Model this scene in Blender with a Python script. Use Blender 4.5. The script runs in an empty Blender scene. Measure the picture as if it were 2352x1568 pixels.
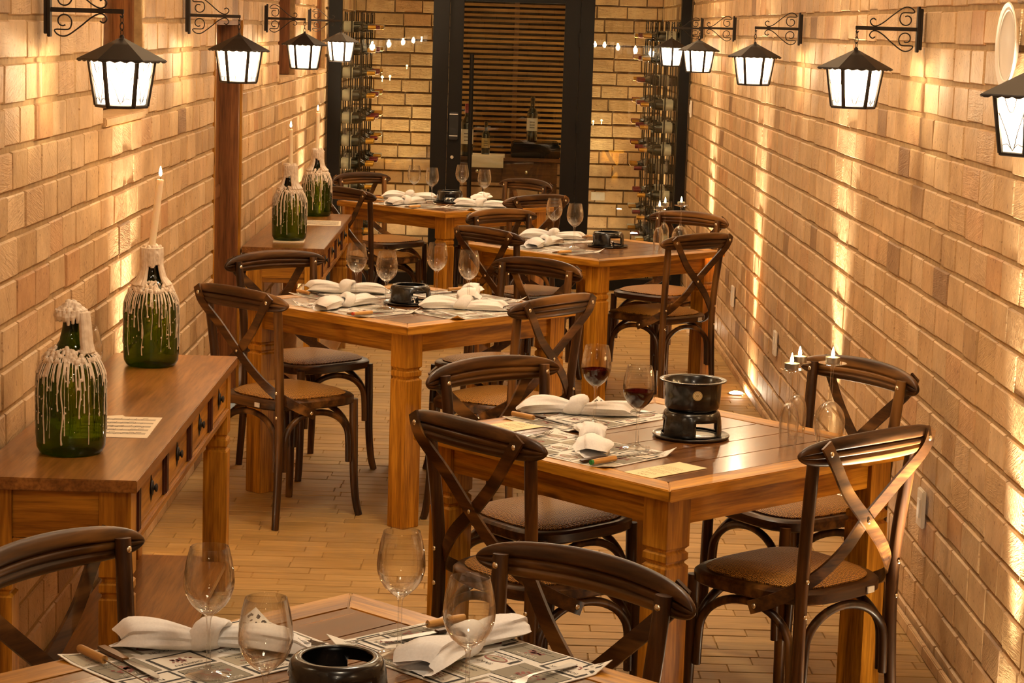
import bpy, bmesh, math, random
from mathutils import Vector, Matrix
random.seed(7)
S = bpy.context.scene
COL = S.collection
PI = math.pi
rad = math.radians
XL, XR = -1.222, 1.332          # wall faces
YF, YB = 15.18, 18.05           # glass front, cellar back wall
TH = 0.75                       # table height

# ------------------------------------------------------------------ materials
MATS = {}
def newmat(name):
    m = bpy.data.materials.new(name); m.use_nodes = True
    nt = m.node_tree; b = nt.nodes['Principled BSDF']
    MATS[name] = m
    return m, nt, b
def lnk(nt, a, b): nt.links.new(a, b)
def N(nt, t, **kw):
    n = nt.nodes.new(t)
    for k, v in kw.items():
        if k in n.inputs: n.inputs[k].default_value = v
        else: setattr(n, k, v)
    return n
def ramp(nt, stops):
    r = nt.nodes.new('ShaderNodeValToRGB')
    e = r.color_ramp.elements
    while len(e) < len(stops): e.new(0.5)
    for i, (p, c) in enumerate(stops):
        e[i].position = p; e[i].color = (*c, 1)
    return r
def plain(name, c, rough=.5, metal=0., **kw):
    m, nt, b = newmat(name)
    b.inputs['Base Color'].default_value = (*c, 1)
    b.inputs['Roughness'].default_value = rough
    b.inputs['Metallic'].default_value = metal
    for k, v in kw.items(): b.inputs[k].default_value = v
    return m
def emis(name, c, s):
    m, nt, b = newmat(name)
    b.inputs['Base Color'].default_value = (*c, 1)
    b.inputs['Emission Color'].default_value = (*c, 1)
    b.inputs['Emission Strength'].default_value = s
    return m
def bump(nt, b, h, strength, dist=.002):
    bp = N(nt, 'ShaderNodeBump', Strength=strength, Distance=dist)
    lnk(nt, h, bp.inputs['Height']); lnk(nt, bp.outputs['Normal'], b.inputs['Normal'])
def objco(nt, scale=(1, 1, 1), rnd=True):
    tc = N(nt, 'ShaderNodeTexCoord'); mp = N(nt, 'ShaderNodeMapping')
    mp.inputs['Scale'].default_value = scale
    lnk(nt, tc.outputs['Object'], mp.inputs['Vector'])
    if rnd:
        oi = N(nt, 'ShaderNodeObjectInfo')
        mu = N(nt, 'ShaderNodeMath', operation='MULTIPLY'); mu.inputs[1].default_value = 37.0
        lnk(nt, oi.outputs['Random'], mu.inputs[0])
        cx = N(nt, 'ShaderNodeCombineXYZ')
        for i in range(3): lnk(nt, mu.outputs[0], cx.inputs[i])
        lnk(nt, cx.outputs[0], mp.inputs['Location'])
    return mp.outputs['Vector']
def wood(name, dark, mid, light, axis='x', rough=.35, knots=True, scale=1., contrast=(.3, .52, .75), worn=None, coat=0.):
    m, nt, b = newmat(name)
    s = {'x': (2.2, 34, 34), 'y': (34, 2.2, 34), 'z': (34, 34, 2.2)}[axis]
    v = objco(nt, tuple(k*scale for k in s))
    n1 = N(nt, 'ShaderNodeTexNoise', Scale=1., Detail=6., Roughness=.62, Distortion=.35)
    lnk(nt, v, n1.inputs['Vector'])
    r = ramp(nt, [(contrast[0], dark), (contrast[1], mid), (contrast[2], light)])
    lnk(nt, n1.outputs['Fac'], r.inputs['Fac'])
    v2 = objco(nt, tuple(k*scale*.12 for k in s))
    n2 = N(nt, 'ShaderNodeTexNoise', Scale=1.3, Detail=2.)
    lnk(nt, v2, n2.inputs['Vector'])
    r2 = ramp(nt, [(.3, (.66, .6, .55)), (.65, (1.12, 1.1, 1.05))])
    lnk(nt, n2.outputs['Fac'], r2.inputs['Fac'])
    mx = N(nt, 'ShaderNodeMix', data_type='RGBA', blend_type='MULTIPLY'); mx.inputs[0].default_value = .8
    lnk(nt, r.outputs[0], mx.inputs[6]); lnk(nt, r2.outputs[0], mx.inputs[7])
    out = mx.outputs[2]
    vf = objco(nt, tuple(k*4.2 for k in s))
    nf = N(nt, 'ShaderNodeTexNoise', Scale=1., Detail=3.); lnk(nt, vf, nf.inputs['Vector'])
    rf = ramp(nt, [(.34, (.62, .55, .48)), (.56, (1.06, 1.05, 1.04))]); lnk(nt, nf.outputs['Fac'], rf.inputs['Fac'])
    mf = N(nt, 'ShaderNodeMix', data_type='RGBA', blend_type='MULTIPLY'); mf.inputs[0].default_value = .75
    lnk(nt, out, mf.inputs[6]); lnk(nt, rf.outputs[0], mf.inputs[7]); out = mf.outputs[2]
    if knots:
        vk = objco(nt, tuple(9*(k/34)**.35 for k in s))
        vo = N(nt, 'ShaderNodeTexVoronoi', Scale=1.); lnk(nt, vk, vo.inputs['Vector'])
        rk = ramp(nt, [(.05, (.22, .16, .12)), (.14, (1, 1, 1))])
        lnk(nt, vo.outputs['Distance'], rk.inputs['Fac'])
        mk = N(nt, 'ShaderNodeMix', data_type='RGBA', blend_type='MULTIPLY'); mk.inputs[0].default_value = .75
        lnk(nt, out, mk.inputs[6]); lnk(nt, rk.outputs[0], mk.inputs[7]); out = mk.outputs[2]
    if worn:
        vw = objco(nt, tuple(k*scale*.5 for k in s))
        nw = N(nt, 'ShaderNodeTexNoise', Scale=1., Detail=4.); lnk(nt, vw, nw.inputs['Vector'])
        rw = ramp(nt, [(.52, (0, 0, 0)), (.70, (1, 1, 1))]); lnk(nt, nw.outputs['Fac'], rw.inputs['Fac'])
        mw = N(nt, 'ShaderNodeMix', data_type='RGBA')
        lnk(nt, rw.outputs[0], mw.inputs[0]); lnk(nt, out, mw.inputs[6]); mw.inputs[7].default_value = (*worn, 1); out = mw.outputs[2]
    lnk(nt, out, b.inputs['Base Color'])
    b.inputs['Roughness'].default_value = rough
    b.inputs['Specular IOR Level'].default_value = .35
    b.inputs['Coat Weight'].default_value = coat; b.inputs['Coat Roughness'].default_value = .12
    bump(nt, b, n1.outputs['Fac'], .22, .0015)
    return m

for ax in 'xyz':
    wood('pine_'+ax, (.23, .088, .006), (.44, .195, .014), (.64, .315, .032), ax, .36, contrast=(.34, .5, .68))
    wood('console_'+ax, (.18, .066, .006), (.36, .150, .014), (.52, .245, .034), ax, .36, contrast=(.34, .5, .68))
wood('top_plank', (.085, .034, .010), (.185, .080, .025), (.30, .145, .05), 'x', .24, knots=False, coat=.25)
wood('console_top', (.15, .058, .012), (.27, .115, .026), (.38, .18, .05), 'y', .28, knots=False, coat=.15)
wood('dark_divider', (.03, .008, .003), (.075, .018, .007), (.13, .04, .014), 'z', .4, knots=False)
for ax in 'xyz':
    wood('chair_'+ax, (.012, .0040, .0009), (.052, .0190, .0036), (.115, .047, .0095), ax, .40, knots=False, worn=(.22, .098, .022), coat=.05)
wood('jamb_z', (.13, .044, .013), (.25, .098, .028), (.34, .15, .045), 'z', .42, knots=False)
wood('slat_wood', (.16, .075, .014), (.30, .15, .03), (.42, .22, .05), 'x', .4, knots=False)
wood('cellar_wood', (.07, .028, .008), (.14, .058, .018), (.2, .09, .03), 'x', .4)
wood('handle_wood', (.42, .21, .06), (.60, .33, .10), (.70, .42, .15), 'y', .4, knots=False, scale=3)

def brickmat():
    m, nt, b = newmat('brick')
    g = N(nt, 'ShaderNodeNewGeometry')
    r = ramp(nt, [(0, (.27, .15, .070)), (.06, (.50, .32, .150)), (.45, (.61, .41, .215)), (.65, (.55, .345, .165)), (.85, (.67, .47, .26)), (1, (.52, .28, .120))])
    lnk(nt, g.outputs['Random Per Island'], r.inputs['Fac'])
    v = objco(nt, (1, 1, 1), False)
    n1 = N(nt, 'ShaderNodeTexNoise', Scale=9., Detail=6., Roughness=.6); lnk(nt, v, n1.inputs['Vector'])
    r1 = ramp(nt, [(.3, (.74, .68, .62)), (.7, (1.18, 1.18, 1.16))]); lnk(nt, n1.outputs['Fac'], r1.inputs['Fac'])
    mx = N(nt, 'ShaderNodeMix', data_type='RGBA', blend_type='MULTIPLY'); mx.inputs[0].default_value = .8
    lnk(nt, r.outputs[0], mx.inputs[6]); lnk(nt, r1.outputs[0], mx.inputs[7])
    # small dark pits
    vo = N(nt, 'ShaderNodeTexNoise', Scale=75., Detail=1.); lnk(nt, v, vo.inputs['Vector'])
    rp = ramp(nt, [(.24, (.45, .36, .3)), (.33, (1, 1, 1))]); lnk(nt, vo.outputs['Fac'], rp.inputs['Fac'])
    m2 = N(nt, 'ShaderNodeMix', data_type='RGBA', blend_type='MULTIPLY'); m2.inputs[0].default_value = .8
    lnk(nt, mx.outputs[2], m2.inputs[6]); lnk(nt, rp.outputs[0], m2.inputs[7])
    lnk(nt, m2.outputs[2], b.inputs['Base Color'])
    b.inputs['Roughness'].default_value = .55
    # wire-cut drag marks, direction varied per brick
    sc3 = N(nt, 'ShaderNodeVectorMath', operation='MULTIPLY'); sc3.inputs[1].default_value = (14, 14, 120)
    rot = N(nt, 'ShaderNodeVectorRotate', rotation_type='X_AXIS')
    ml = N(nt, 'ShaderNodeMath', operation='MULTIPLY'); ml.inputs[1].default_value = 40.
    lnk(nt, g.outputs['Random Per Island'], ml.inputs[0]); lnk(nt, ml.outputs[0], rot.inputs['Angle']); lnk(nt, v, rot.inputs['Vector'])
    w = N(nt, 'ShaderNodeTexNoise', Scale=1., Detail=4., Distortion=1.2)
    lnk(nt, rot.outputs[0], sc3.inputs[0]); lnk(nt, sc3.outputs[0], w.inputs['Vector'])
    nz = N(nt, 'ShaderNodeTexNoise', Scale=26., Detail=7., Roughness=.62); lnk(nt, v, nz.inputs['Vector'])
    ad = N(nt, 'ShaderNodeMath', operation='MULTIPLY_ADD'); ad.inputs[1].default_value = .8
    lnk(nt, w.outputs['Fac'], ad.inputs[0]); lnk(nt, nz.outputs['Fac'], ad.inputs[2])
    bump(nt, b, ad.outputs[0], .85, .005)
brickmat()
def noisy(name, c1, c2, sc, rough, bs=.4, bd=.003, stretch=(1, 1, 1)):
    m, nt, b = newmat(name)
    v = objco(nt, stretch, False)
    n1 = N(nt, 'ShaderNodeTexNoise', Scale=sc, Detail=6.); lnk(nt, v, n1.inputs['Vector'])
    r = ramp(nt, [(.3, c1), (.7, c2)]); lnk(nt, n1.outputs['Fac'], r.inputs['Fac'])
    lnk(nt, r.outputs[0], b.inputs['Base Color']); b.inputs['Roughness'].default_value = rough
    bump(nt, b, n1.outputs['Fac'], bs, bd); return m
noisy('mortar', (.30, .185, .078), (.44, .285, .125), 40, .9)
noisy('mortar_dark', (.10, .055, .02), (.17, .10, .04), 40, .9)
noisy('grout', (.30, .175, .05), (.40, .24, .072), 30, .9)
def floormat():
    m, nt, b = newmat('floor_tile')
    g = N(nt, 'ShaderNodeNewGeometry')
    r = ramp(nt, [(0, (.33, .195, .055)), (.5, (.385, .23, .068)), (1, (.44, .27, .084))])
    lnk(nt, g.outputs['Random Per Island'], r.inputs['Fac'])
    v = objco(nt, (1.5, 12, 1), False)
    n1 = N(nt, 'ShaderNodeTexNoise', Scale=5., Detail=6.); lnk(nt, v, n1.inputs['Vector'])
    r1 = ramp(nt, [(.3, (.72, .70, .66)), (.7, (1.15, 1.13, 1.1))]); lnk(nt, n1.outputs['Fac'], r1.inputs['Fac'])
    mx = N(nt, 'ShaderNodeMix', data_type='RGBA', blend_type='MULTIPLY'); mx.inputs[0].default_value = .8
    lnk(nt, r.outputs[0], mx.inputs[6]); lnk(nt, r1.outputs[0], mx.inputs[7])
    lnk(nt, mx.outputs[2], b.inputs['Base Color']); b.inputs['Roughness'].default_value = .6
    bump(nt, b, n1.outputs['Fac'], .35, .002)
floormat()
def rattan():
    m, nt, b = newmat('rattan')
    v = objco(nt, (1, 1, 1), False)
    w1 = N(nt, 'ShaderNodeTexWave', Scale=60., Distortion=.4); w1.bands_direction = 'X'
    w2 = N(nt, 'ShaderNodeTexWave', Scale=60., Distortion=.4); w2.bands_direction = 'Y'
    lnk(nt, v, w1.inputs['Vector']); lnk(nt, v, w2.inputs['Vector'])
    ck = N(nt, 'ShaderNodeTexChecker', Scale=120.); lnk(nt, v, ck.inputs['Vector'])
    mx = N(nt, 'ShaderNodeMix', data_type='FLOAT')
    lnk(nt, ck.outputs['Fac'], mx.inputs[0]); lnk(nt, w1.outputs['Fac'], mx.inputs[2]); lnk(nt, w2.outputs['Fac'], mx.inputs[3])
    r = ramp(nt, [(.15, (.07, .026, .003)), (.5, (.33, .14, .018)), (.9, (.56, .27, .045))])
    lnk(nt, mx.outputs[0], r.inputs['Fac']); lnk(nt, r.outputs[0], b.inputs['Base Color'])
    b.inputs['Roughness'].default_value = .5
    bump(nt, b, mx.outputs[0], .6, .003)
rattan()
def thin_glass(name, tint=(1, 1, 1), ior=1.5, rough=0.0, boost=1.0):
    m, nt, b = newmat(name)
    nt.nodes.remove(b)
    out = [n for n in nt.nodes if n.type == 'OUTPUT_MATERIAL'][0]
    t = N(nt, 'ShaderNodeBsdfTransparent'); t.inputs['Color'].default_value = (*tint, 1)
    gl = N(nt, 'ShaderNodeBsdfGlossy', Roughness=rough)
    lw = N(nt, 'ShaderNodeLayerWeight', Blend=.5)
    pw = N(nt, 'ShaderNodeMath', operation='POWER'); pw.inputs[1].default_value = ior
    lnk(nt, lw.outputs['Facing'], pw.inputs[0])
    mu = N(nt, 'ShaderNodeMath', operation='MULTIPLY_ADD', use_clamp=True); mu.inputs[1].default_value = boost; mu.inputs[2].default_value = .045
    lnk(nt, pw.outputs[0], mu.inputs[0])
    mx = N(nt, 'ShaderNodeMixShader')
    lnk(nt, mu.outputs[0], mx.inputs[0]); lnk(nt, t.outputs[0], mx.inputs[1]); lnk(nt, gl.outputs[0], mx.inputs[2])
    lnk(nt, mx.outputs[0], out.inputs['Surface'])
    return m
thin_glass('window_glass', (.93, .94, .88), 4.0, 0., .9)
def crystal():
    m, nt, b = newmat('wine_glass'); nt.nodes.remove(b)
    out = [n for n in nt.nodes if n.type == 'OUTPUT_MATERIAL'][0]
    t = N(nt, 'ShaderNodeBsdfTransparent'); t.inputs['Color'].default_value = (.985, .98, .965, 1)
    gl = N(nt, 'ShaderNodeBsdfGlass', IOR=1.5, Roughness=0.); gl.inputs['Color'].default_value = (1, .99, .97, 1)
    gg = N(nt, 'ShaderNodeBsdfGlossy', Roughness=.0)
    lw = N(nt, 'ShaderNodeLayerWeight', Blend=.5)
    pw = N(nt, 'ShaderNodeMath', operation='POWER'); pw.inputs[1].default_value = 1.5
    lnk(nt, lw.outputs['Facing'], pw.inputs[0])
    mx = N(nt, 'ShaderNodeMixShader'); m2 = N(nt, 'ShaderNodeMixShader')
    p3 = N(nt, 'ShaderNodeMath', operation='POWER'); p3.inputs[1].default_value = 3.; lnk(nt, lw.outputs['Facing'], p3.inputs[0])
    ma = N(nt, 'ShaderNodeMath', operation='MULTIPLY_ADD'); ma.inputs[1].default_value = .55; ma.inputs[2].default_value = .03; lnk(nt, p3.outputs[0], ma.inputs[0]); lnk(nt, ma.outputs[0], m2.inputs[0])
    lnk(nt, pw.outputs[0], mx.inputs[0]); lnk(nt, t.outputs[0], mx.inputs[1]); lnk(nt, gl.outputs[0], mx.inputs[2])
    lnk(nt, mx.outputs[0], m2.inputs[1]); lnk(nt, gg.outputs[0], m2.inputs[2]); lnk(nt, m2.outputs[0], out.inputs['Surface'])
crystal()
def solid_glass(name, c, rough=.03, ior=1.45):
    m, nt, b = newmat(name)
    b.inputs['Base Color'].default_value = (*c, 1); b.inputs['Roughness'].default_value = rough
    b.inputs['Transmission Weight'].default_value = 1.; b.inputs['IOR'].default_value = ior
    return m
solid_glass('clear_glass', (1, .99, .97))
def green_glass():
    m, nt, b = newmat('green_glass')
    nt.nodes.remove(b)
    out = [n for n in nt.nodes if n.type == 'OUTPUT_MATERIAL'][0]
    t = N(nt, 'ShaderNodeBsdfTransparent')
    v = objco(nt, (14, 14, 2.5), False)
    nz = N(nt, 'ShaderNodeTexNoise', Scale=1., Detail=3.); lnk(nt, v, nz.inputs['Vector'])
    r = ramp(nt, [(.40, (.13, .22, .015)), (.68, (.62, .70, .09))])
    lnk(nt, nz.outputs['Fac'], r.inputs['Fac'])
    l2 = N(nt, 'ShaderNodeLayerWeight', Blend=.5); dk = N(nt, 'ShaderNodeMix', data_type='RGBA', blend_type='MIX'); dk.inputs[7].default_value = (.03, .05, .003, 1)
    lnk(nt, l2.outputs['Facing'], dk.inputs[0]); lnk(nt, r.outputs[0], dk.inputs[6]); lnk(nt, dk.outputs[2], t.inputs['Color'])
    gl = N(nt, 'ShaderNodeBsdfGlossy', Roughness=.04)
    df = N(nt, 'ShaderNodeBsdfTranslucent'); df.inputs['Color'].default_value = (.10, .20, .01, 1)
    fr = N(nt, 'ShaderNodeMath', operation='MULTIPLY_ADD'); fr.inputs[1].default_value = .6; fr.inputs[2].default_value = .04
    lw = N(nt, 'ShaderNodeLayerWeight', Blend=.5); pw = N(nt, 'ShaderNodeMath', operation='POWER'); pw.inputs[1].default_value = 4.; lnk(nt, lw.outputs['Facing'], pw.inputs[0]); lnk(nt, pw.outputs[0], fr.inputs[0])
    m0 = N(nt, 'ShaderNodeMixShader'); m0.inputs[0].default_value = .25
    lnk(nt, t.outputs[0], m0.inputs[1]); lnk(nt, df.outputs[0], m0.inputs[2])
    mx = N(nt, 'ShaderNodeMixShader')
    lnk(nt, fr.outputs[0], mx.inputs[0]); lnk(nt, m0.outputs[0], mx.inputs[1]); lnk(nt, gl.outputs[0], mx.inputs[2])
    lnk(nt, mx.outputs[0], out.inputs['Surface'])
green_glass()
def pane_mat():
    m, nt, b = newmat('lantern_pane')
    nt.nodes.remove(b)
    out = [n for n in nt.nodes if n.type == 'OUTPUT_MATERIAL'][0]
    t = N(nt, 'ShaderNodeBsdfTransparent'); t.inputs['Color'].default_value = (.98, .95, .88, 1)
    d = N(nt, 'ShaderNodeBsdfTranslucent'); d.inputs['Color'].default_value = (.95, .9, .8, 1)
    mx = N(nt, 'ShaderNodeMixShader'); mx.inputs[0].default_value = .25
    lnk(nt, t.outputs[0], mx.inputs[1]); lnk(nt, d.outputs[0], mx.inputs[2]); lnk(nt, mx.outputs[0], out.inputs['Surface'])
pane_mat()
noisy('wax', (.60, .47, .34), (.80, .68, .54), 60, .45, .5, .004)
plain('candle_wax', (.86, .72, .50), .4, 0, **{'Subsurface Weight': .25})
noisy('cloth', (.78, .76, .74), (.86, .84, .82), 220, .85, .25, .0006)
noisy('mat_cloth', (.72, .69, .63), (.80, .77, .71), 300, .85, .3, .0006)
plain('print_grey', (.26, .235, .18), .85); plain('print_beige', (.42, .375, .28), .85)
plain('print_dark', (.045, .042, .038), .85); plain('print_wine', (.30, .115, .10), .85); plain('print_white', (.76, .72, .64), .85)
plain('enamel', (.006, .0055, .005), .22, 0, **{'Coat Weight': .25})
plain('iron', (.026, .018, .013), .55, .5)
plain('black_steel', (.006, .0045, .003), .5, 0., **{'Specular IOR Level': .15})
plain('steel', (.33, .31, .285), .36, 1.); plain('brass', (.80, .72, .56), .25, 1.)
noisy('foil', (.45, .44, .43), (.85, .84, .82), 60, .25, 1., .004); MATS['foil'].node_tree.nodes['Principled BSDF'].inputs['Metallic'].default_value = 1.
plain('red_wine', (.030, .0006, .0015), .5, 0, **{'Specular IOR Level': 0.})
plain('white_plastic', (.78, .70, .58), .4)
plain('card', (.80, .66, .38), .7); plain('card_ink', (.25, .17, .06), .8)
plain('paper', (.78, .66, .48), .75); plain('ink', (.10, .075, .05), .8)
plain('plaster', (.62, .48, .33), .9)
plain('ceramic', (.80, .74, .66), .25)
plain('bottle_dark', (.012, .014, .008), .08, 0, **{'Coat Weight': .4})
plain('foil_orange', (.62, .30, .03), .3, .5); plain('foil_red', (.22, .02, .03), .35, .4); plain('foil_white', (.75, .72, .66), .35, .3)
plain('label_white', (.70, .66, .56), .7); plain('label_gold', (.42, .30, .12), .6)
plain('rack_metal', (.03, .024, .018), .35, .8)
emis('diffuser', (1, .85, .6), 4.); emis('bulb', (1, .86, .66), 120.); emis('flame', (1, .72, .32), 45.); emis('lens', (1, .82, .55), 160.)
plain('green_paint', (.02, .22, .05), .4); plain('red_paint', (.45, .05, .02), .4)

# ------------------------------------------------------------------ mesh builder
class MB:
    def __init__(s): s.v = []; s.f = []; s.mi = []; s.mats = []
    def m(s, name):
        if name not in s.mats: s.mats.append(name)
        return s.mats.index(name)
    def add(s, vs, fs, mat):
        o = len(s.v); k = s.m(mat)
        s.v += [tuple(p) for p in vs]
        for f in fs: s.f.append(tuple(i+o for i in f)); s.mi.append(k)
    def box(s, c, d, mat, rot=0., M=None):
        x, y, z = d[0]/2, d[1]/2, d[2]/2
        vs = [Vector((a, b, e)) for a in (-x, x) for b in (-y, y) for e in (-z, z)]
        R = M if M else Matrix.Rotation(rot, 3, 'Z')
        vs = [R @ p + Vector(c) for p in vs]
        s.add(vs, [(0, 1, 3, 2), (4, 6, 7, 5), (0, 4, 5, 1), (2, 3, 7, 6), (0, 2, 6, 4), (1, 5, 7, 3)], mat)
    def bbox(s, lo, hi, mat):
        s.box([(a+b)/2 for a, b in zip(lo, hi)], [b-a for a, b in zip(lo, hi)], mat)
    def lathe(s, prof, mat, n=32, c=(0, 0, 0), capb=True, capt=True, M=None, wob=None):
        vs = []; fs = []
        for i, (r, z) in enumerate(prof):
            for k in range(n):
                a = 2*PI*k/n
                rr = r*(wob(a, i) if wob else 1)
                p = Vector((rr*math.cos(a), rr*math.sin(a), z))
                if M: p = M @ p
                vs.append(p + Vector(c))
        L = len(prof)
        for i in range(L-1):
            for k in range(n):
                k2 = (k+1) % n
                fs.append((i*n+k, i*n+k2, (i+1)*n+k2, (i+1)*n+k))
        if capb: fs.append(tuple(range(n-1, -1, -1)))
        if capt: fs.append(tuple((L-1)*n+k for k in range(n)))
        s.add(vs, fs, mat)
    def loft(s, rings, mat, closed=True, caps=True):
        n = len(rings[0]); vs = [p for r in rings for p in r]; fs = []
        for i in range(len(rings)-1):
            for k in range(n if closed else n-1):
                k2 = (k+1) % n
                fs.append((i*n+k, i*n+k2, (i+1)*n+k2, (i+1)*n+k))
        if caps:
            fs.append(tuple(range(n-1, -1, -1))); fs.append(tuple((len(rings)-1)*n+k for k in range(n)))
        s.add(vs, fs, mat)
    def tube(s, pts, r, mat, n=8, sub=6, smooth=True, squash=1.):
        P = [Vector(p) for p in pts]
        R = list(r) if isinstance(r, (list, tuple)) else [r]*len(P)
        if smooth and len(P) > 2:
            Q = []; RR = []
            for i in range(len(P)-1):
                p0 = P[max(i-1, 0)]; p1 = P[i]; p2 = P[i+1]; p3 = P[min(i+2, len(P)-1)]
                for k in range(sub):
                    t = k/sub
                    Q.append(.5*((2*p1)+(p2-p0)*t+(2*p0-5*p1+4*p2-p3)*t*t+(3*p1-p0-3*p2+p3)*t**3)); RR.append(R[i]*(1-t)+R[i+1]*t)
            Q.append(P[-1]); RR.append(R[-1]); P, R = Q, RR
        rings = []; up = None
        for i, p in enumerate(P):
            d = (P[min(i+1, len(P)-1)]-P[max(i-1, 0)]).normalized()
            if up is None:
                up = Vector((0, 0, 1)) if abs(d.z) < .9 else Vector((1, 0, 0))
            up = (up-d*up.dot(d)).normalized(); w = d.cross(up)
            rings.append([p+(up*math.cos(2*PI*k/n)*squash+w*math.sin(2*PI*k/n))*R[i] for k in range(n)])
        s.loft(rings, mat)
    def ribbon(s, pts, wid, th, mat, ndir, sub=6):
        """flat strip: pts centre line, ndir = function t -> face normal"""
        P = [Vector(p) for p in pts]; Q = []
        for i in range(len(P)-1):
            p0 = P[max(i-1, 0)]; p1 = P[i]; p2 = P[i+1]; p3 = P[min(i+2, len(P)-1)]
            for k in range(sub):
                t = k/sub
                Q.append(.5*((2*p1)+(p2-p0)*t+(2*p0-5*p1+4*p2-p3)*t*t+(3*p1-p0-3*p2+p3)*t**3))
        Q.append(P[-1]); rings = []
        for i, p in enumerate(Q):
            d = (Q[min(i+1, len(Q)-1)]-Q[max(i-1, 0)]).normalized()
            nn = Vector(ndir(i/(len(Q)-1))); nn = (nn-d*nn.dot(d)).normalized(); w = d.cross(nn)
            rings.append([p+w*wid/2+nn*th/2, p-w*wid/2+nn*th/2, p-w*wid/2-nn*th/2, p+w*wid/2-nn*th/2])
        s.loft(rings, mat)
    def ball(s, c, r, mat, n=10, sc=(1, 1, 1)):
        m = n//2; vs = []; fs = []
        for i in range(m+1):
            t = PI*i/m
            for k in range(n):
                a = 2*PI*k/n
                vs.append((c[0]+r*sc[0]*math.sin(t)*math.cos(a), c[1]+r*sc[1]*math.sin(t)*math.sin(a), c[2]-r*sc[2]*math.cos(t)))
        for i in range(m):
            for k in range(n):
                k2 = (k+1) % n
                fs.append((i*n+k, i*n+k2, (i+1)*n+k2, (i+1)*n+k))
        s.add(vs, fs, mat)
    def mesh(s, name, smooth=None, bevel=0.):
        me = bpy.data.meshes.new(name); me.from_pydata(s.v, [], s.f)
        for k in s.mats: me.materials.append(MATS[k])
        me.polygons.foreach_set('material_index', s.mi)
        bm = bmesh.new(); bm.from_mesh(me)
        bmesh.ops.remove_doubles(bm, verts=bm.verts, dist=1e-6)
        bmesh.ops.recalc_face_normals(bm, faces=bm.faces)
        if bevel:
            bmesh.ops.bevel(bm, geom=[e for e in bm.edges if len(e.link_faces) == 2 and e.calc_face_angle(0) > .5], offset=bevel, segments=2, affect='EDGES', clamp_overlap=True)
        bm.to_mesh(me); bm.free()
        if smooth is not None:
            me.polygons.foreach_set('use_smooth', [True]*len(me.polygons)); me.set_sharp_from_angle(angle=rad(smooth))
        me.update(); return me
    def obj(s, name, parent=None, smooth=None, bevel=0., loc=None, rotz=None, label=None):
        o = bpy.data.objects.new(name, s.mesh(name, smooth, bevel)); COL.objects.link(o)
        if parent: o.parent = parent
        if loc is not None: o.location = loc
        if rotz is not None: o.rotation_euler = (0, 0, rotz)
        if label: o['label'] = label
        return o
def tag(o, label=None, cat=None, group=None, kind=None):
    if label: o['label'] = label
    if cat: o['category'] = cat
    if group: o['group'] = group
    if kind: o['kind'] = kind
    return o
def empty(name, loc=(0, 0, 0), rotz=0., label=None, cat=None, group=None):
    o = bpy.data.objects.new(name, None); COL.objects.link(o)
    o.location = loc; o.rotation_euler = (0, 0, rotz); o.empty_display_size = .1
    return tag(o, label, cat, group)
def kids(o): return [c for c in bpy.data.objects if c.parent == o]
TREE = {}
def proto(root):
    """remember the tree of a finished thing so copies need no search"""
    def t(o): return (o, [t(c) for c in kids(o)])
    TREE[root.name] = t(root); return root
def dup(root, loc, rotz=0., label=None, group=None, cat=None, scale=None):
    def cp(node, par):
        o, ch = node; c = o.copy(); COL.objects.link(c)
        if par: c.parent = par
        for k in ch: cp(k, c)
        return c
    r = cp(TREE[root.name], None); r.location = loc; r.rotation_euler = (0, 0, rotz)
    if scale: r.scale = (scale,)*3
    return tag(r, label, cat, group)
USED = set()
def place(root, loc, rotz=0., label=None, group=None, scale=None):
    if root.name in USED: return dup(root, loc, rotz, label, group, None, scale)
    USED.add(root.name); root.location = loc; root.rotation_euler = (0, 0, rotz)
    if scale: root.scale = (scale,)*3
    return tag(root, label, None, group)
_tcache = {}
def text_geo(txt, size):
    """outline of a word as vertices and faces, centred, lying in XY"""
    if txt not in _tcache:
        cu = bpy.data.curves.new('t', 'FONT'); cu.body = txt; cu.align_x = 'CENTER'; cu.align_y = 'CENTER'; cu.resolution_u = 2
        ob = bpy.data.objects.new('t', cu); COL.objects.link(ob)
        bpy.context.view_layer.update()
        me = bpy.data.meshes.new_from_object(ob.evaluated_get(bpy.context.evaluated_depsgraph_get()))
        _tcache[txt] = ([tuple(v.co) for v in me.vertices], [tuple(p.vertices) for p in me.polygons])
        bpy.data.meshes.remove(me); bpy.data.objects.remove(ob); bpy.data.curves.remove(cu)
    vs, fs = _tcache[txt]
    return [(x*size, y*size, z) for x, y, z in vs], fs

# ------------------------------------------------------------------ camera
ya, pi_, ro, f = .009, .1446, -.0315, 4938.
right = Vector((math.cos(ya), -math.sin(ya), 0)); fh = Vector((math.sin(ya), math.cos(ya), 0)); zz = Vector((0, 0, 1))
d = fh*math.cos(pi_)-zz*math.sin(pi_); up = fh*math.sin(pi_)+zz*math.cos(pi_)
c_, s_ = math.cos(ro), math.sin(ro)
cx = c_*right-s_*up; cy = s_*right+c_*up
cam = bpy.data.cameras.new('camera'); co = bpy.data.objects.new('camera', cam); COL.objects.link(co)
M = Matrix((cx, cy, -d)).transposed().to_4x4(); M.translation = (0, 0, 1.817)
co.matrix_world = M
cam.sensor_width = 36.; cam.sensor_fit = 'HORIZONTAL'; cam.lens = f/2352*36; cam.clip_start = .05; cam.clip_end = 80
S.camera = co

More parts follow.
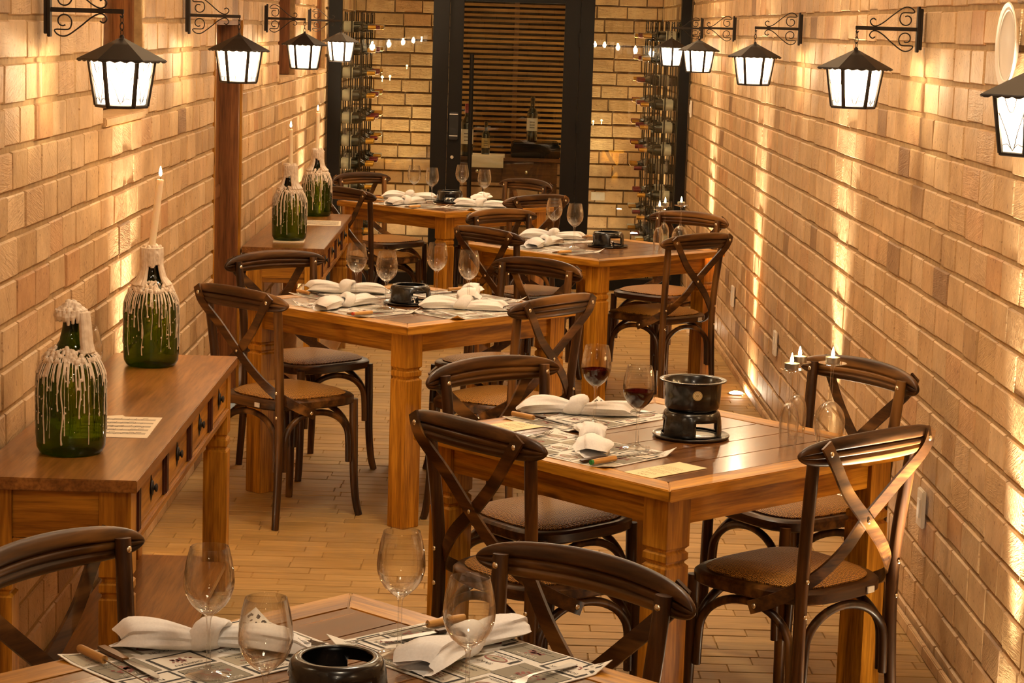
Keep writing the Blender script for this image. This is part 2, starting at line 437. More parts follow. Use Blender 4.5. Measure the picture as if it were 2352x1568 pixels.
# ------------------------------------------------------------------ room shell
PITCH, Z0 = .109, .057
YR = -3.6                       # wall behind the photographer
def brick_wall(name, axis, at, sgn, lo, hi, zmax, openings=(), seed=1, bl=.236):
    """axis 'x': wall plane X=at, front faces sgn*X ; runs along Y. axis 'y': plane Y=at runs along X."""
    rng = random.Random(seed); mb = MB()
    def P(t, dep, z):
        return (at+sgn*dep, t, z) if axis == 'x' else (t, at+sgn*dep, z)
    def bk(t0, t1, z0, z1):
        w = .0042
        dep = rng.uniform(.0015, .0055) if axis == 'x' else rng.uniform(.005, .010)
        j = lambda: rng.uniform(-.0012, .0012)
        t0 += w*.5+rng.uniform(0, .003); t1 -= w*.5+rng.uniform(0, .003); z0 += .011+rng.uniform(-.003, .003); z1 -= .002+rng.uniform(0, .003)
        if t1-t0 < .02 or z1-z0 < .02: return
        ch = .0035
        o = [(t0, z0), (t1, z0), (t1, z1), (t0, z1)]
        i = [(t0+ch, z0+ch), (t1-ch, z0+ch), (t1-ch, z1-ch), (t0+ch, z1-ch)]
        mid = [((t0+t1)/2+rng.uniform(-.02, .02), z0+rng.uniform(-.004, .002)), ((t0+t1)/2, z1)]
        vs = [P(a, -.012, b) for a, b in o]+[P(a, -.002, b) for a, b in o]+[P(a, dep+j(), b+j()*.6) for a, b in i]
        fs = [(4, 5, 9, 8), (5, 6, 10, 9), (6, 7, 11, 10), (7, 4, 8, 11), (8, 9, 10, 11), (0, 1, 5, 4), (1, 2, 6, 5), (2, 3, 7, 6), (3, 0, 4, 7)]
        mb.add(vs, fs, 'brick')
    k = -1
    while True:
        z0 = Z0+k*PITCH; z1 = z0+PITCH
        if z0 >= zmax: break
        z0 = max(z0, 0.); z1 = min(z1, zmax)
        t = lo-rng.uniform(0, bl)
        ivs = [(a, b) for a, b, c, e in openings if c < (z0+z1)/2 < e]
        while t < hi:
            L = bl*rng.uniform(.74, 1.0) if axis == 'x' else bl*rng.uniform(.95, 1.05)
            segs = [(max(t, lo), min(t+L, hi))]
            for a, b in ivs:
                ns = []
                for p, q in segs:
                    if q <= a or p >= b: ns.append((p, q))
                    else:
                        if p < a: ns.append((p, a))
                        if q > b: ns.append((b, q))
                segs = ns
            for p, q in segs: bk(p, q, z0, z1)
            t += L
        k += 1
    # mortar backing, a slab with real thickness, split round the openings
    def slab(t0, t1, z0, z1):
        a, b = P(t0, -.19, z0), P(t1, -.004, z1)
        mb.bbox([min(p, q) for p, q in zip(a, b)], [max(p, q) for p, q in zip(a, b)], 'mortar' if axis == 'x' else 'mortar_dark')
    cuts = sorted(openings); t = lo
    for a, b, c, e in cuts:
        slab(t, a, 0, zmax)
        if c > 0: slab(a, b, 0, c)
        if e < zmax: slab(a, b, e, zmax)
        t = b
    slab(t, hi, 0, zmax)
    return tag(mb.obj(name), kind='structure')
ZM = 2.6
OPEN = [(6.66, 7.40, 1.475, 2.36), (9.27, 10.20, 0, 1.84), (11.90, 12.83, 1.475, 2.36), (14.30, 15.05, 1.475, 2.36)]
brick_wall('wall_left', 'x', XL, 1, YR, YB, ZM, OPEN, 3)
brick_wall('wall_right', 'x', XR, -1, YR, YB, ZM, (), 5)
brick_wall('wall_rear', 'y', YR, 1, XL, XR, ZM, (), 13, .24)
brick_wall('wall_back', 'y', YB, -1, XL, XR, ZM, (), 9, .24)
# floor of long thin tiles
fl = MB(); rng = random.Random(11)
fl.bbox((XL, YR, -.1), (XR, YB+.19, -.004), 'grout')
y = YR
while y < YB:
    x = XL-rng.uniform(0, .24)
    while x < XR:
        x0, x1 = max(x, XL), min(x+.24, XR); h = rng.uniform(-.0014, .0010)
        if x1-x0 > .02:
            a, b, e, g = x0+.0008, x1-.0008, y+.0008, min(y+.0742, YB)
            fl.add([(a, e, -.004), (b, e, -.004), (b, g, -.004), (a, g, -.004), (a+.002, e+.002, h), (b-.002, e+.002, h), (b-.002, g-.002, h), (a+.002, g-.002, h)],
                   [(4, 5, 6, 7), (0, 1, 5, 4), (1, 2, 6, 5), (2, 3, 7, 6), (3, 0, 4, 7)], 'floor_tile')
        x += .24
    y += .075
tag(fl.obj('floor'), kind='structure')
m = MB(); m.bbox((XL-.19, YR-.19, ZM+.001), (XR+.19, YB+.19, ZM+.12), 'plaster'); tag(m.obj('ceiling'), kind='structure')
# thin brick skirtings
for nm, X, sg, cuts in (('baseboard_left', XL, 1, [(9.2, 10.27)]), ('baseboard_right', XR, -1, [])):
    b = MB(); y = 1.0
    while y < YF-.1:
        if not any(y+.236 > a and y < e for a, e in cuts):
            b.bbox((min(X+sg*.0125, X+sg*.028), y+.002, 0.001), (max(X+sg*.0125, X+sg*.028), y+.234, .038), 'brick')
        y += .236
    tag(b.obj(nm, bevel=.003), kind='structure')
# windows and door in the left wall: timber linings in recesses
for i, (a, b, c, e) in enumerate(OPEN):
    if c == 0: continue
    nm = 'window_%d' % (1, 0, 2, 3)[i]
    o = MB(); dpt = XL-.14
    o.bbox((dpt, a, c), (dpt+.03, b, e), 'jamb_z')
    w = tag(o.obj(nm), kind='structure')
    o = MB()
    o.bbox((dpt+.031, b-.045, c+.03), (XL-.03, b-.002, e), 'jamb_z'); o.bbox((dpt+.031, a+.002, c+.03), (XL-.03, a+.045, e), 'jamb_z')
    o.bbox((dpt+.031, a+.046, e-.05), (XL-.03, b-.046, e), 'jamb_z')
    o.obj('window_frame', w, bevel=.003)
    o = MB(); o.bbox((dpt+.031, a+.003, c+.001), (XL+.012, b-.003, c+.028), 'brick'); o.obj('window_sill', w, bevel=.004)
    o = MB()
    for k in range(3):
        s0 = a+.05+(b-a-.1)*k/3; o.bbox((dpt+.032, s0+.004, c+.035), (dpt+.045, s0+(b-a-.1)/3-.004, e-.06), 'cellar_wood')
    o.obj('shutter_boards', w, bevel=.003)
a, b, c, e = OPEN[1]
o = MB(); o.bbox((XL-.13, a+.06, .005), (XL-.09, b-.06, e-.05), 'jamb_z')
for q in (.35, 1.05, 1.7): o.bbox((XL-.089, a+.07, q-.06), (XL-.08, b-.07, q), 'jamb_z')
dr = tag(o.obj('door_2', bevel=.003), 'dark timber door set back in the left brick wall', 'door', None, 'structure')
o = MB()
o.bbox((XL-.15, b-.058, 0), (XL-.004, b-.002, e), 'jamb_z'); o.bbox((XL-.15, a+.002, 0), (XL-.004, a+.058, e), 'jamb_z'); o.bbox((XL-.15, a+.059, e-.048), (XL-.004, b-.059, e-.001), 'jamb_z')
o.obj('door_frame', dr, bevel=.003)
o = MB(); o.bbox((XL-.02, b+.0, 0.04), (XL+.006, b+.03, e), 'pine_z'); o.bbox((XL-.02, a-.03, 0.04), (XL+.006, a, e), 'pine_z')
o.obj('architrave', dr, bevel=.003)

# ------------------------------------------------------------------ glass front of the cellar
def steel(nm, x0, x1, z0, z1, y0=YF-.05, y1=YF+.05, parent=None):
    m = MB(); m.bbox((x0, y0, z0), (x1, y1, z1), 'black_steel')
    ob = m.obj(nm, parent, bevel=.003)
    if not parent: tag(ob, kind='structure')
    return ob
steel('trim_1', XL+.015, -1.118, 0, ZM); steel('trim_2', -.481, -.368, 0, ZM); steel('trim_3', .546, .642, 0, ZM); steel('trim_4', 1.248, XR-.015, 0, ZM)
steel('trim_5', -1.117, -.482, 0, .085); steel('trim_6', .643, 1.247, 0, .085); steel('trim_7', -.367, .545, 2.09, ZM)
steel('trim_8', -1.117, -.482, 2.25, ZM); steel('trim_9', .643, 1.247, 2.25, ZM)
for nm, x0, x1 in (('window_5', -1.117, -.482), ('window_6', .643, 1.247)):
    m = MB(); m.bbox((x0, YF-.006, .086), (x1, YF+.006, 2.249), 'window_glass'); tag(m.obj(nm), kind='structure')
m = MB(); z1 = 2.085
m.bbox((-.365, YF-.035, .01), (-.268, YF+.035, z1), 'black_steel'); m.bbox((.437, YF-.035, .01), (.543, YF+.035, z1), 'black_steel')
m.bbox((-.267, YF-.035, .01), (.436, YF+.035, .10), 'black_steel'); m.bbox((-.267, YF-.035, 1.995), (.436, YF+.035, z1), 'black_steel')
door = tag(m.obj('door_1', bevel=.003), 'black steel framed glass door to the wine cellar', 'door', None, 'structure')
m = MB(); m.bbox((-.266, YF-.005, .101), (.435, YF+.005, 1.994), 'window_glass'); m.obj('glass_pane', door)
m = MB(); m.tube([(-.205, YF-.105, 1.63), (-.198, YF-.105, .30)], .015, 'black_steel', 12)
for z in (1.55, .40): m.tube([(-.203, YF-.105, z), (-.203, YF-.005, z)], .009, 'black_steel', 8)
m.obj('pull_handle', door, 40)
m = MB(); m.bbox((-.352, YF-.062, 1.03), (-.288, YF-.036, 1.225), 'enamel'); lk = m.obj('keypad_lock', door, bevel=.006)
m = MB(); m.bbox((-.35, YF-.064, 1.206), (-.292, YF-.0622, 1.212), 'foil_white'); m.bbox((-.35, YF-.064, 1.056), (-.292, YF-.0622, 1.060), 'foil_white'); m.obj('trim_bar', lk)
m = MB(); m.lathe([(.012, 0), (.012, .01)], 'brass', 12, (-.327, YF-.037, .908), M=Matrix.Rotation(PI/2, 3, 'X')); m.obj('keyhole', door, 40)
for z in (.5, 1.15, 1.75):
    m = MB(); m.bbox((.538, YF-.06, z-.05), (.552, YF-.051, z+.05), 'black_steel'); m.obj('hinge', door)

# ------------------------------------------------------------------ chair
def make_chair():
    t = empty('dining_chair', label='x', cat='chair')
    W = 'chair_'
    # back posts
    for s in (-1, 1):
        m = MB(); m.tube([(s*.190, -.2187, 0), (s*.184, -.203, .2), (s*.179, -.196, .42), (s*.182, -.203, .58), (s*.191, -.219, .74), (s*.196, -.229, .840)], [.0135, .0155, .0165, .0165, .0165, .0155], W+'z', 12)
        p = m.obj('back_post', t, 50)
        for z, y in ((.498, -.2145), (.408, -.2125)):
            b = MB(); b.ball((s*.1795, y, z), .0065, 'brass', 8, (1, .7, 1)); b.obj('bolt', p, 60)
        m = MB(); m.tube([(s*.178, .163, .44), (s*.179, .166, .30), (s*.182, .168, .15), (s*.190, .174, .05), (s*.200, .181, 0)], [.0165, .0165, .0155, .0145, .0135], W+'z', 12)
        m.obj('front_leg', t, 50)
    # seat frame
    def outline(k, zt):
        pts = []
        for i in range(40):
            a = 2*PI*i/40; ca, sa = math.cos(a), math.sin(a)
            ex = 2/3.4
            x = math.copysign(abs(ca)**ex, ca); yy = math.copysign(abs(sa)**ex, sa)
            wx = .205+.020*yy
            pts.append((x*(wx-k), yy*(.205-k)-.005, zt))
        return pts
    m = MB(); m.loft([outline(.008, .424), outline(.0, .430), outline(0, .452), outline(.008, .459)], W+'x')
    m.obj('seat_frame', t, 40)
    m = MB(); m.loft([outline(.028, .4595), outline(.026, .464), outline(.04, .472), outline(.075, .480), outline(.13, .485), outline(.19, .486)], 'rattan')
    m.obj('woven_seat', t, 50)
    m = MB(); m.bbox((.06, -.2145, .433), (.085, -.2105, .449), 'foil_white'); m.obj('maker_tag', t)
    # top rail : arched, bowed, three ridges
    rings = []; K = 37
    for i in range(K):
        u = math.sin((-1+2*i/(K-1))*PI/2); x = .262*u
        e = max(0., 1-abs(u)**7)
        h = (.030*math.sqrt(max(e, .004))+.009*(1-u*u)); zc = .826+.012*(1-u*u)-.004
        yc = -.218-.048*(1-u*u); th = .0125*(.25+.75*math.sqrt(max(e, .004)))
        ring = []; NP = 27
        for sd_ in (1, -1):
            for k in range(NP):
                q = sd_*(-1+2*k/(NP-1))*.995
                dpt = max(.06, (1-abs(q)**3.2)**.5)*(1+.12*(q > .1))-(.62*math.exp(-((q-.10)/.075)**2)+.62*math.exp(-((q+.42)/.075)**2))*min(1, e*1.6)
                ring.append(Vector((x, yc-.016+sd_*th*dpt, zc+q*h)))
        rings.append(ring)
    m = MB(); m.loft(rings, W+'x'); rail = m.obj('top_rail', t, 65)
    for s in (-1, 1):
        b = MB(); b.ball((s*.195, -.2135, .820), .0074, 'brass', 10, (1, .6, 1)); b.obj('bolt', rail, 60)
    # cross slats behind rail, crossing and wrapping to the seat sides
    for s in (-1, 1):
        off = .004 if s > 0 else -.004
        pts = [(s*.206, -.272, .852), (s*.172, -.277, .80), (s*.09, -.254, .715), (0, -.243+off, .633), (-s*.075, -.236, .565), (-s*.145, -.206, .50), (-s*.205, -.155, .452), (-s*.232, -.105, .425), (-s*.230, -.075, .412)]
        m = MB(); m.ribbon(pts, .034, .007, W+'x', lambda q, s=s: (-s*min(1, max(0, (q-.55)*2.6)), -1+min(.85, max(0, (q-.55)*2.0)), 0))
        sl = m.obj('cross_slat', t, 45)
        b = MB(); b.ball((s*.192, -.279, .829), .0074, 'brass', 10, (1, .6, 1)); b.obj('bolt', sl, 60)
        b = MB(); b.ball((-s*.238, -.095, .421), .0074, 'brass', 10, (.6, 1, 1)); b.obj('bolt', sl, 60)
    b = MB(); b.ball((0, -.2525, .633), .006, 'brass', 10, (1, .5, 1)); b.obj('bolt', t, 60)
    # bentwood arches
    def arch(p0, p1, inn):
        p0, p1 = Vector(p0), Vector(p1); mid = (p0+p1)/2; hw = (p1-p0)/2
        pts = [p0+Vector(inn)*0]
        for k in range(9):
            a = PI-PI*k/8
            pts.append(mid+hw*math.cos(a)*.97+Vector((0, 0, .10+.10*math.sin(a)))+Vector(inn)*math.sin(a))
        pts.append(p1)
        m = MB(); m.tube(pts, .0115, W+'z', 8, 3); m.obj('arch_brace', t, 50)
    arch((-.160, -.196, .205), (.160, -.196, .205), (0, .012, 0))
    arch((-.156, .166, .205), (.156, .166, .205), (0, -.012, 0))
    for s in (-1, 1): arch((s*.178, -.172, .205), (s*.178, .142, .205), (-s*.012, 0, 0))
    return proto(t)
chair = make_chair()
G4 = 'cross-back chairs around the dining tables'
TD = {'A': 'nearest table', 'B': 'table beside the timber door', 'C': 'red wine table', 'D': 'half-set table by the right wall', 'E': 'farthest table'}
CH = [ # x, y, heading, table, side
 (-.7509, 7.8702, .7646, 'B', 'near left'), (.7792, 5.3991, -.7291, 'C', 'near right'), (.1461, 5.3561, .8702, 'C', 'near left'),
 (.1684, 5.9639, 2.3861, 'C', 'far left'), (.8904, 6.1938, -2.1287, 'C', 'far right'), (.0144, 3.6386, -2.391, 'A', 'far right'),
 (-.5871, 3.6923, 2.0902, 'A', 'far left'), (.0256, 7.8757, -.9117, 'B', 'near right'), (.0054, 8.7266, -2.3498, 'B', 'far right'),
 (-.7459, 8.7001, 2.3701, 'B', 'far left'), (.1446, 10.4648, .8654, 'D', 'near left'), (.1922, 11.153, 2.365, 'D', 'far left'),
 (.8083, 10.5036, -.7631, 'D', 'near right'), (.877, 11.3411, -2.4232, 'D', 'far right'), (-.6988, 12.7259, .8322, 'E', 'near left'),
 (-.6959, 13.6505, 2.2947, 'E', 'far left'), (.0725, 12.646, -.7255, 'E', 'near right'), (-.0025, 13.5359, -2.2559, 'E', 'far right')]
EXTRA = {('C', 'near right'): 'closest to the right brick wall, ', ('A', 'far right'): 'only its back showing, '}
for x, y, a, t, sd in CH:
    place(chair, (x, y, 0), -a, 'dark cross-back chair at the %s side of the %s' % (sd, TD[t]), G4)

# ------------------------------------------------------------------ dining tables
SQ = .935
def make_table():
    t = empty('dining_table', label='x', cat='table')
    h = SQ/2; bw = .075; th = .030
    for k in range(4):          # mitred border boards, grain along their own x
        m = MB(); z0, z1 = TH-th, TH
        vs = [(-h+.0006, -h, z0), (h-.0006, -h, z0), (h-bw-.0006, -h+bw, z0), (-h+bw+.0006, -h+bw, z0)]
        vs += [(x, y, z1) for x, y, _ in vs]
        m.add(vs, [(3, 2, 1, 0), (4, 5, 6, 7), (0, 1, 5, 4), (1, 2, 6, 5), (2, 3, 7, 6), (3, 0, 4, 7)], 'pine_x')
        m.obj('border_board', t, bevel=.0025, rotz=k*PI/2)
    m = MB(); n = 6; wv = (2*h-2*bw)/n
    for k in range(n):
        m.bbox((-h+bw+.001, -h+bw+.0008+k*wv, TH-th+.002), (h-bw-.001, -h+bw-.0008+(k+1)*wv, TH-.0008), 'top_plank')
    m.obj('table_panel', t, bevel=.0015)
    for k in range(4):
        m = MB(); m.bbox((-h+.113, -h+.048, TH-th-.074), (h-.113, -h+.070, TH-th), 'pine_x'); m.obj('apron', t, rotz=k*PI/2)
        m = MB(); c = h-.035-.04; a = .04
        def sq(q, z): return [(-c-q, -c-q, z), (-c+q, -c-q, z), (-c+q, -c+q, z), (-c-q, -c+q, z)]
        m.loft([sq(a-.002, 0), sq(a, .003), sq(a, .545), sq(a-.007, .552), sq(a-.007, .556), sq(a-.001, .562), sq(a-.001, .577), sq(a-.007, .583), sq(a-.007, .587), sq(a, .594), sq(a, TH-th-.0005)], 'pine_z')
        m.obj('leg', t, rotz=k*PI/2)
    return proto(t)
tbl = make_table()
TB = {'A': (-.2345, 3.3055, .0297), 'B': (-.3355, 8.2512, .0458), 'C': (.4547, 5.6219, -.0406), 'D': (.486, 10.6812, .0008), 'E': (-.3121, 13.0437, .022)}
TL = {'A': 'square wooden table cut off by the bottom of the picture', 'B': 'square wooden table set for four beside the dark timber door', 'C': 'square wooden table holding two glasses of red wine and a black pot',
      'D': 'square wooden table behind the red wine table, half set beside the right wall', 'E': 'farthest square wooden table, in front of the glass cellar door'}
for k, (x, y, t) in TB.items():
    place(tbl, (x, y, 0), t+PI/4, TL[k], 'square wooden dining tables')

# ------------------------------------------------------------------ consoles
def make_console():
    t = empty('console_table', label='x', cat='console table')
    Ln = 1.917; Dp = .392            # origin at wall / near end on the floor, +x into room, +y away
    m = MB(); m.bbox((0, 0, TH-.03), (Dp, Ln, TH), 'console_top')
    m.obj('tabletop', t, bevel=.002)
    x0, x1, y0, y1 = .02, Dp-.018, .025, Ln-.025; a = .0375
    for (cx_, cy_) in ((x0+a, y0+a), (x1-a, y0+a), (x0+a, y1-a), (x1-a, y1-a)):
        m = MB()
        def sq(q, z): return [(cx_-q, cy_-q, z), (cx_+q, cy_-q, z), (cx_+q, cy_+q, z), (cx_-q, cy_+q, z)]
        m.loft([sq(a, 0), sq(a, .455), sq(a-.007, .462), sq(a-.007, .468), sq(a, .475), sq(a, .492), sq(a-.007, .499), sq(a-.007, .505), sq(a, .512), sq(a, TH-.031)], 'pine_z')
        m.obj('leg', t)
    for yy in (y0+.008, y1-.03):      # end panels with a rail below
        m = MB(); m.bbox((x0+2*a, yy, .600), (x1-2*a, yy+.022, TH-.031), 'pine_x'); m.obj('end_panel', t, bevel=.002)
        m = MB(); m.bbox((x0+2*a, yy-.004, .578), (x1-2*a, yy+.026, .599), 'console_x'); m.obj('end_rail', t, bevel=.002)
    m = MB(); m.bbox((x0+.005, y0+2*a, .58), (x0+.022, y1-2*a, TH-.031), 'console_y'); m.obj('back_panel', t)
    m = MB(); m.bbox((x1-.03, y0+2*a, .578), (x1+.006, y1-2*a, .600), 'console_y'); m.obj('front_moulding', t, bevel=.004)
    L4 = (y1-y0-4*a)/4
    for k in range(4):
        ya_, yb_ = y0+2*a+k*L4, y0+2*a+(k+1)*L4
        m = MB(); m.bbox((x1-.03, ya_+.001, .601), (x1+.000, ya_+.055, TH-.031), 'dark_divider')
        for q in (.012, .024, .036): m.bbox((x1-.0005, ya_+q, .604), (x1+.005, ya_+q+.007, TH-.034), 'dark_divider')
        m.obj('fluted_divider', t)
        m = MB(); m.bbox((x1-.05, ya_+.057, .602), (x1-.005, yb_-.002, TH-.032), 'pine_y'); dr_ = m.obj('drawer', t, bevel=.002, label='drawer front with a dark iron knob')
        m = MB(); cyk = (ya_+.057+yb_)/2
        m.lathe([(.019, 0), (.018, .003), (.007, .005), (.006, .007), (.011, .010), (.0105, .013), (.005, .015)], 'iron', 14, (x1-.002, cyk, .660), M=Matrix.Rotation(PI/2, 3, 'Y'))
        m.add([(x1-.0045, cyk-.017, .660), (x1-.0045, cyk, .697), (x1-.0045, cyk+.017, .660), (x1-.0045, cyk, .622), (x1+.003, cyk, .660)], [(0, 1, 4), (1, 2, 4), (2, 3, 4), (3, 0, 4)], 'iron')
        m.obj('knob', dr_, 40)
    m = MB()
    m.bbox((x0+.002, y0+.004, .075), (x1, y1-.004, .098), 'console_top')
    m.obj('lower_shelf', t, bevel=.002)
    return proto(t)
cons = make_console()
place(cons, (XL+.014, 4.897, 0), 0, 'long console table in the left foreground, two green bottles on it', 'console tables along the left wall')
place(cons, (XL+.014, 10.187, 0), 0, 'long console table beyond the timber door, in the left far corner', 'console tables along the left wall')

# ------------------------------------------------------------------ wax covered bottles and candles
def jug_prof(z):
    pr = [(0, .066), (.004, .076), (.018, .0835), (.05, .0855), (.17, .0855), (.20, .083), (.225, .073), (.245, .057), (.262, .038), (.28, .028), (.31, .0215), (.340, .0185), (.344, .022), (.354, .022), (.357, .018)]
    for (a, r), (b, q) in zip(pr, pr[1:]):
        if a <= z <= b: return r+(q-r)*(z-a)/(b-a)
    return pr[-1][1]
def make_jug(nm_label, seed, loc, cap, group, bare=0.):
    rng = random.Random(seed)
    t = empty('wax_covered_bottle', loc, 0, nm_label, 'bottle', group)
    m = MB()
    zs = [0, .004, .010, .018, .03, .05, .09, .13, .17, .185, .2, .2125, .225, .235, .245, .2535, .262, .27, .28, .295, .31, .325, .340, .344, .354, .357]
    m.lathe([(jug_prof(z), z) for z in zs]+[(.015, .357), (.0165, .30)], 'green_glass', 40, capt=False)
    m.obj('glass_body', t, 60, label='dark green glass body')
    # wax: crust round neck and shoulder, running drips
    w = MB()
    def blob(a, z, r, stretch=1.3):
        R = jug_prof(max(0, min(.357, z)))
        w.ball((R*math.cos(a), R*math.sin(a), z), r, 'wax', 8, (1, 1, stretch))
    for k in range(230):
        z = .232+.030*rng.random()**1.5; blob(rng.uniform(0, 2*PI), z, rng.uniform(.0028, .0075))
    def drip(a, z0, z1, r):
        pts = []; n = max(4, int((z0-z1)/.012)); w0 = rng.uniform(-.03, .03)
        for i in range(n+1):
            z = z0+(z1-z0)*i/n; R = jug_prof(z)+r*.25
            aa = a+w0*math.sin(i*.7)
            pts.append((R*math.cos(aa), R*math.sin(aa), z))
        w.tube(pts, [r*1.2]+[r*rng.uniform(.7, 1.15) for _ in range(n-1)]+[r*1.25], 'wax', 6, 2)
        w.ball(pts[-1], r*1.5, 'wax', 6, (1, 1, 1.4))
    nd = 118
    for k in range(nd):
        a = 2*PI*k/nd+rng.uniform(-.05, .05)
        L = .03+.17*rng.random()**2.0
        drip(a, .238+rng.uniform(-.01, .015), max(.016, .232-L), rng.uniform(.0009, .0023))
    for k in range(120): # stray drops
        a = rng.uniform(0, 2*PI); blob(a, rng.uniform(.06, .2), rng.uniform(.001, .0022), 1.6)
    if cap:   # candle burnt down to a mushroom of wax, one curtain down one side of the neck
        for k in range(150):
            a = rng.uniform(0, 2*PI); q = rng.random()**.6; z = .349+.022*math.cos(q*1.5)*(1.0)
            w.ball((.036*q*math.cos(a), .036*q*math.sin(a), z-.012*q), rng.uniform(.006, .011), 'wax', 8, (1, 1, 1.2))
        for k in range(20):
            a = 2*PI*k/20; w.tube([(.034*math.cos(a), .034*math.sin(a), .355), (.037*math.cos(a), .037*math.sin(a), .34), (.035*math.cos(a), .035*math.sin(a), .33-.012*rng.random())], [.006, .005, .004], 'wax', 6, 3)
        for k in range(9):
            a = -.25+rng.uniform(-.45, .45)
            w.tube([(.038*math.cos(a), .038*math.sin(a), .35), (.042*math.cos(a), .042*math.sin(a), .31), (.045*math.cos(a), .045*math.sin(a), .275), (.052*math.cos(a), .052*math.sin(a), .25)], [.008, .009, .009, .008], 'wax', 8, 4)
    else:     # neck draped in wax with one bare dark patch toward the room
        for k in range(46):
            a = 2*PI*k/46+rng.uniform(-.06, .06)
            if abs(((a-(-PI/2+bare)+PI) % (2*PI))-PI) < .55: 
                z1 = .315+rng.uniform(-.01, .01)
            else: z1 = .25
            pts = []
            for i in range(7):
                z = .366+(z1-.366)*i/6; R = max(jug_prof(min(z, .357)), .021)+.009
                pts.append((R*math.cos(a), R*math.sin(a), z))
            w.tube(pts, [rng.uniform(.0045, .0075) for _ in pts], 'wax', 6, 3)
        for k in range(60):
            a = rng.uniform(0, 2*PI); q = rng.uniform(.35, 1); w.ball((.028*q*math.cos(a), .028*q*math.sin(a), .362+rng.uniform(0, .008)), rng.uniform(.005, .008), 'wax', 8)
    ob = w.obj('wax_drips', t, 60, label='cream candle wax drips')
    md = ob.modifiers.new('melt', 'REMESH'); md.mode = 'VOXEL'; md.voxel_size = .0012; md.use_smooth_shade = True
    return t
KG = 'wax covered bottles on the consoles'
B1 = (-1.031, 5.209, TH); B2 = (-1.057, 6.590, TH); B3 = (-1.015, 10.523, TH); B4 = (-1.005, 11.963, TH)
make_jug('green bottle capped with a mushroom of wax, no candle in it', 21, B1, True, KG)
make_jug('green bottle holding the tall leaning lit candle, on the near console', 22, B2, False, KG, .35)
make_jug('nearer green bottle with a lit candle on the far console', 23, B3, False, KG, -.2)
make_jug('farther green bottle with a lit candle on the far console', 24, B4, False, KG, .1)
def light(nm, kind, loc, energy, color=(1, .72, .40), **kw):
    l = bpy.data.lights.new(nm, kind); l.energy = energy; l.color = color
    for k, v in kw.items(): setattr(l, k, v)
    o = bpy.data.objects.new(nm, l); COL.objects.link(o); o.location = loc; return o
def candle(base, top, label):
    b, tt = Vector(base), Vector(top); e = empty('candle', base, 0, label, 'candle', 'lit taper candles in bottles')
    m = MB(); dv = tt-b
    m.tube([(0, 0, -.03*0), dv*.5, dv], [.0105, .0108, .0102], 'candle_wax', 12, 4); m.obj('wax_stick', e, 50)
    m = MB(); m.tube([dv, dv+Vector((0, 0, .012))], .001, 'ink', 6, 1); m.obj('wick', e)
    m = MB(); q = dv+Vector((0, 0, .010)); m.lathe([(.0006, 0), (.004, .004), (.0052, .010), (.0035, .020), (.0006, .031)], 'flame', 10, q); m.obj('flame', e, 60)
    light('candle_glow', 'POINT', b+dv+Vector((0, 0, .050)), .35, (1, .6, .25), shadow_soft_size=.012)
candle((-1.058, 6.590, 1.110), (-1.032, 6.590, 1.325), 'tall cream lit candle leaning right, in the near console bottle')
candle((-1.013, 10.523, 1.108), (-1.015, 10.523, 1.295), 'lit candle in the nearer bottle of the far console')
candle((-1.006, 11.963, 1.108), (-1.006, 11.963, 1.322), 'lit candle in the farther bottle of the far console')

# ------------------------------------------------------------------ sheet music and cards
def page(nm, c, size, rot, label, cat, z, mat, draw, group=None):
    e = empty(nm, (c[0], c[1], z), rot, label, cat, group); w, h = size
    m = MB(); m.bbox((-w/2, -h/2, .0002), (w/2, h/2, .0012), mat); m.obj('sheet', e)
    m = MB(); draw(m, w, h); m.obj('print', e, label='printed lines'); return e
def music(m, w, h):
    rg = random.Random(3)
    for r in range(5):
        y = h/2-.035-r*(h-.05)/5
        for l in range(5): m.bbox((-w/2+.012, y-l*.0045, .00125), (w/2-.012, y-l*.0045+.0007, .00145), 'ink')
        x = -w/2+.025
        while x < w/2-.03:
            yy = y-rg.random()*.02
            m.ball((x, yy, .0013), .0028, 'ink', 6, (1, .8, .08)); m.bbox((x+.0022, yy, .00125), (x+.0032, yy+.016, .00145), 'ink')
            if rg.random() < .5: m.bbox((x+.0022, yy+.013, .00125), (x+.016, yy+.016, .00145), 'ink')
            x += rg.uniform(.012, .022)
page('sheet_music', (-.985, 5.555), (.21, .29), .02, 'sheet of music lying under the wax-capped bottle', 'paper', TH, 'paper', music)
page('sheet_music', (-1.03, 5.55), (.21, .29), .42, 'lower sheet of music poking out left of the wax-capped bottle', 'paper', TH-.0011+.0005, 'paper', music)
page('sheet_music', (-.94, 11.52), (.21, .29), .06, 'sheet of music between the two bottles on the far console', 'paper', TH, 'paper', music)
m = MB(); m.bbox((-.075, -.075, 0), (.075, .075, .006), 'paper')
tag(m.obj('coaster', None, bevel=.001, loc=(-1.013, 10.50, TH), rotz=.05), 'square pale coaster under a bottle on the far console', 'coaster')
for o in [q for q in bpy.data.objects if q.name.startswith('wax_covered_bottle') and abs(q.location.y-10.523) < .01]: o.location.z += .006
for o in [q for q in bpy.data.objects if q.name.startswith('wax_covered_bottle') and abs(q.location.y-5.209) < .01]: pass
def menu(m, w, h):
    rg = random.Random(5)
    vs, fs = text_geo('SOO', .016); m.add([(x, y+h/2-.02, .0014) for x, y, z in vs], fs, 'card_ink')
    y = h/2-.04
    for r in range(11):
        if r in (2, 6): y -= .008
        L = rg.uniform(.018, .042)*(.7 if r in (0, 3, 7) else 1)
        x = -L
        while x < L:
            q = rg.uniform(.003, .009); m.bbox((x, y, .00125), (min(x+q, L), y+.0016, .0014), 'card_ink'); x += q+.0015
        y -= .0085
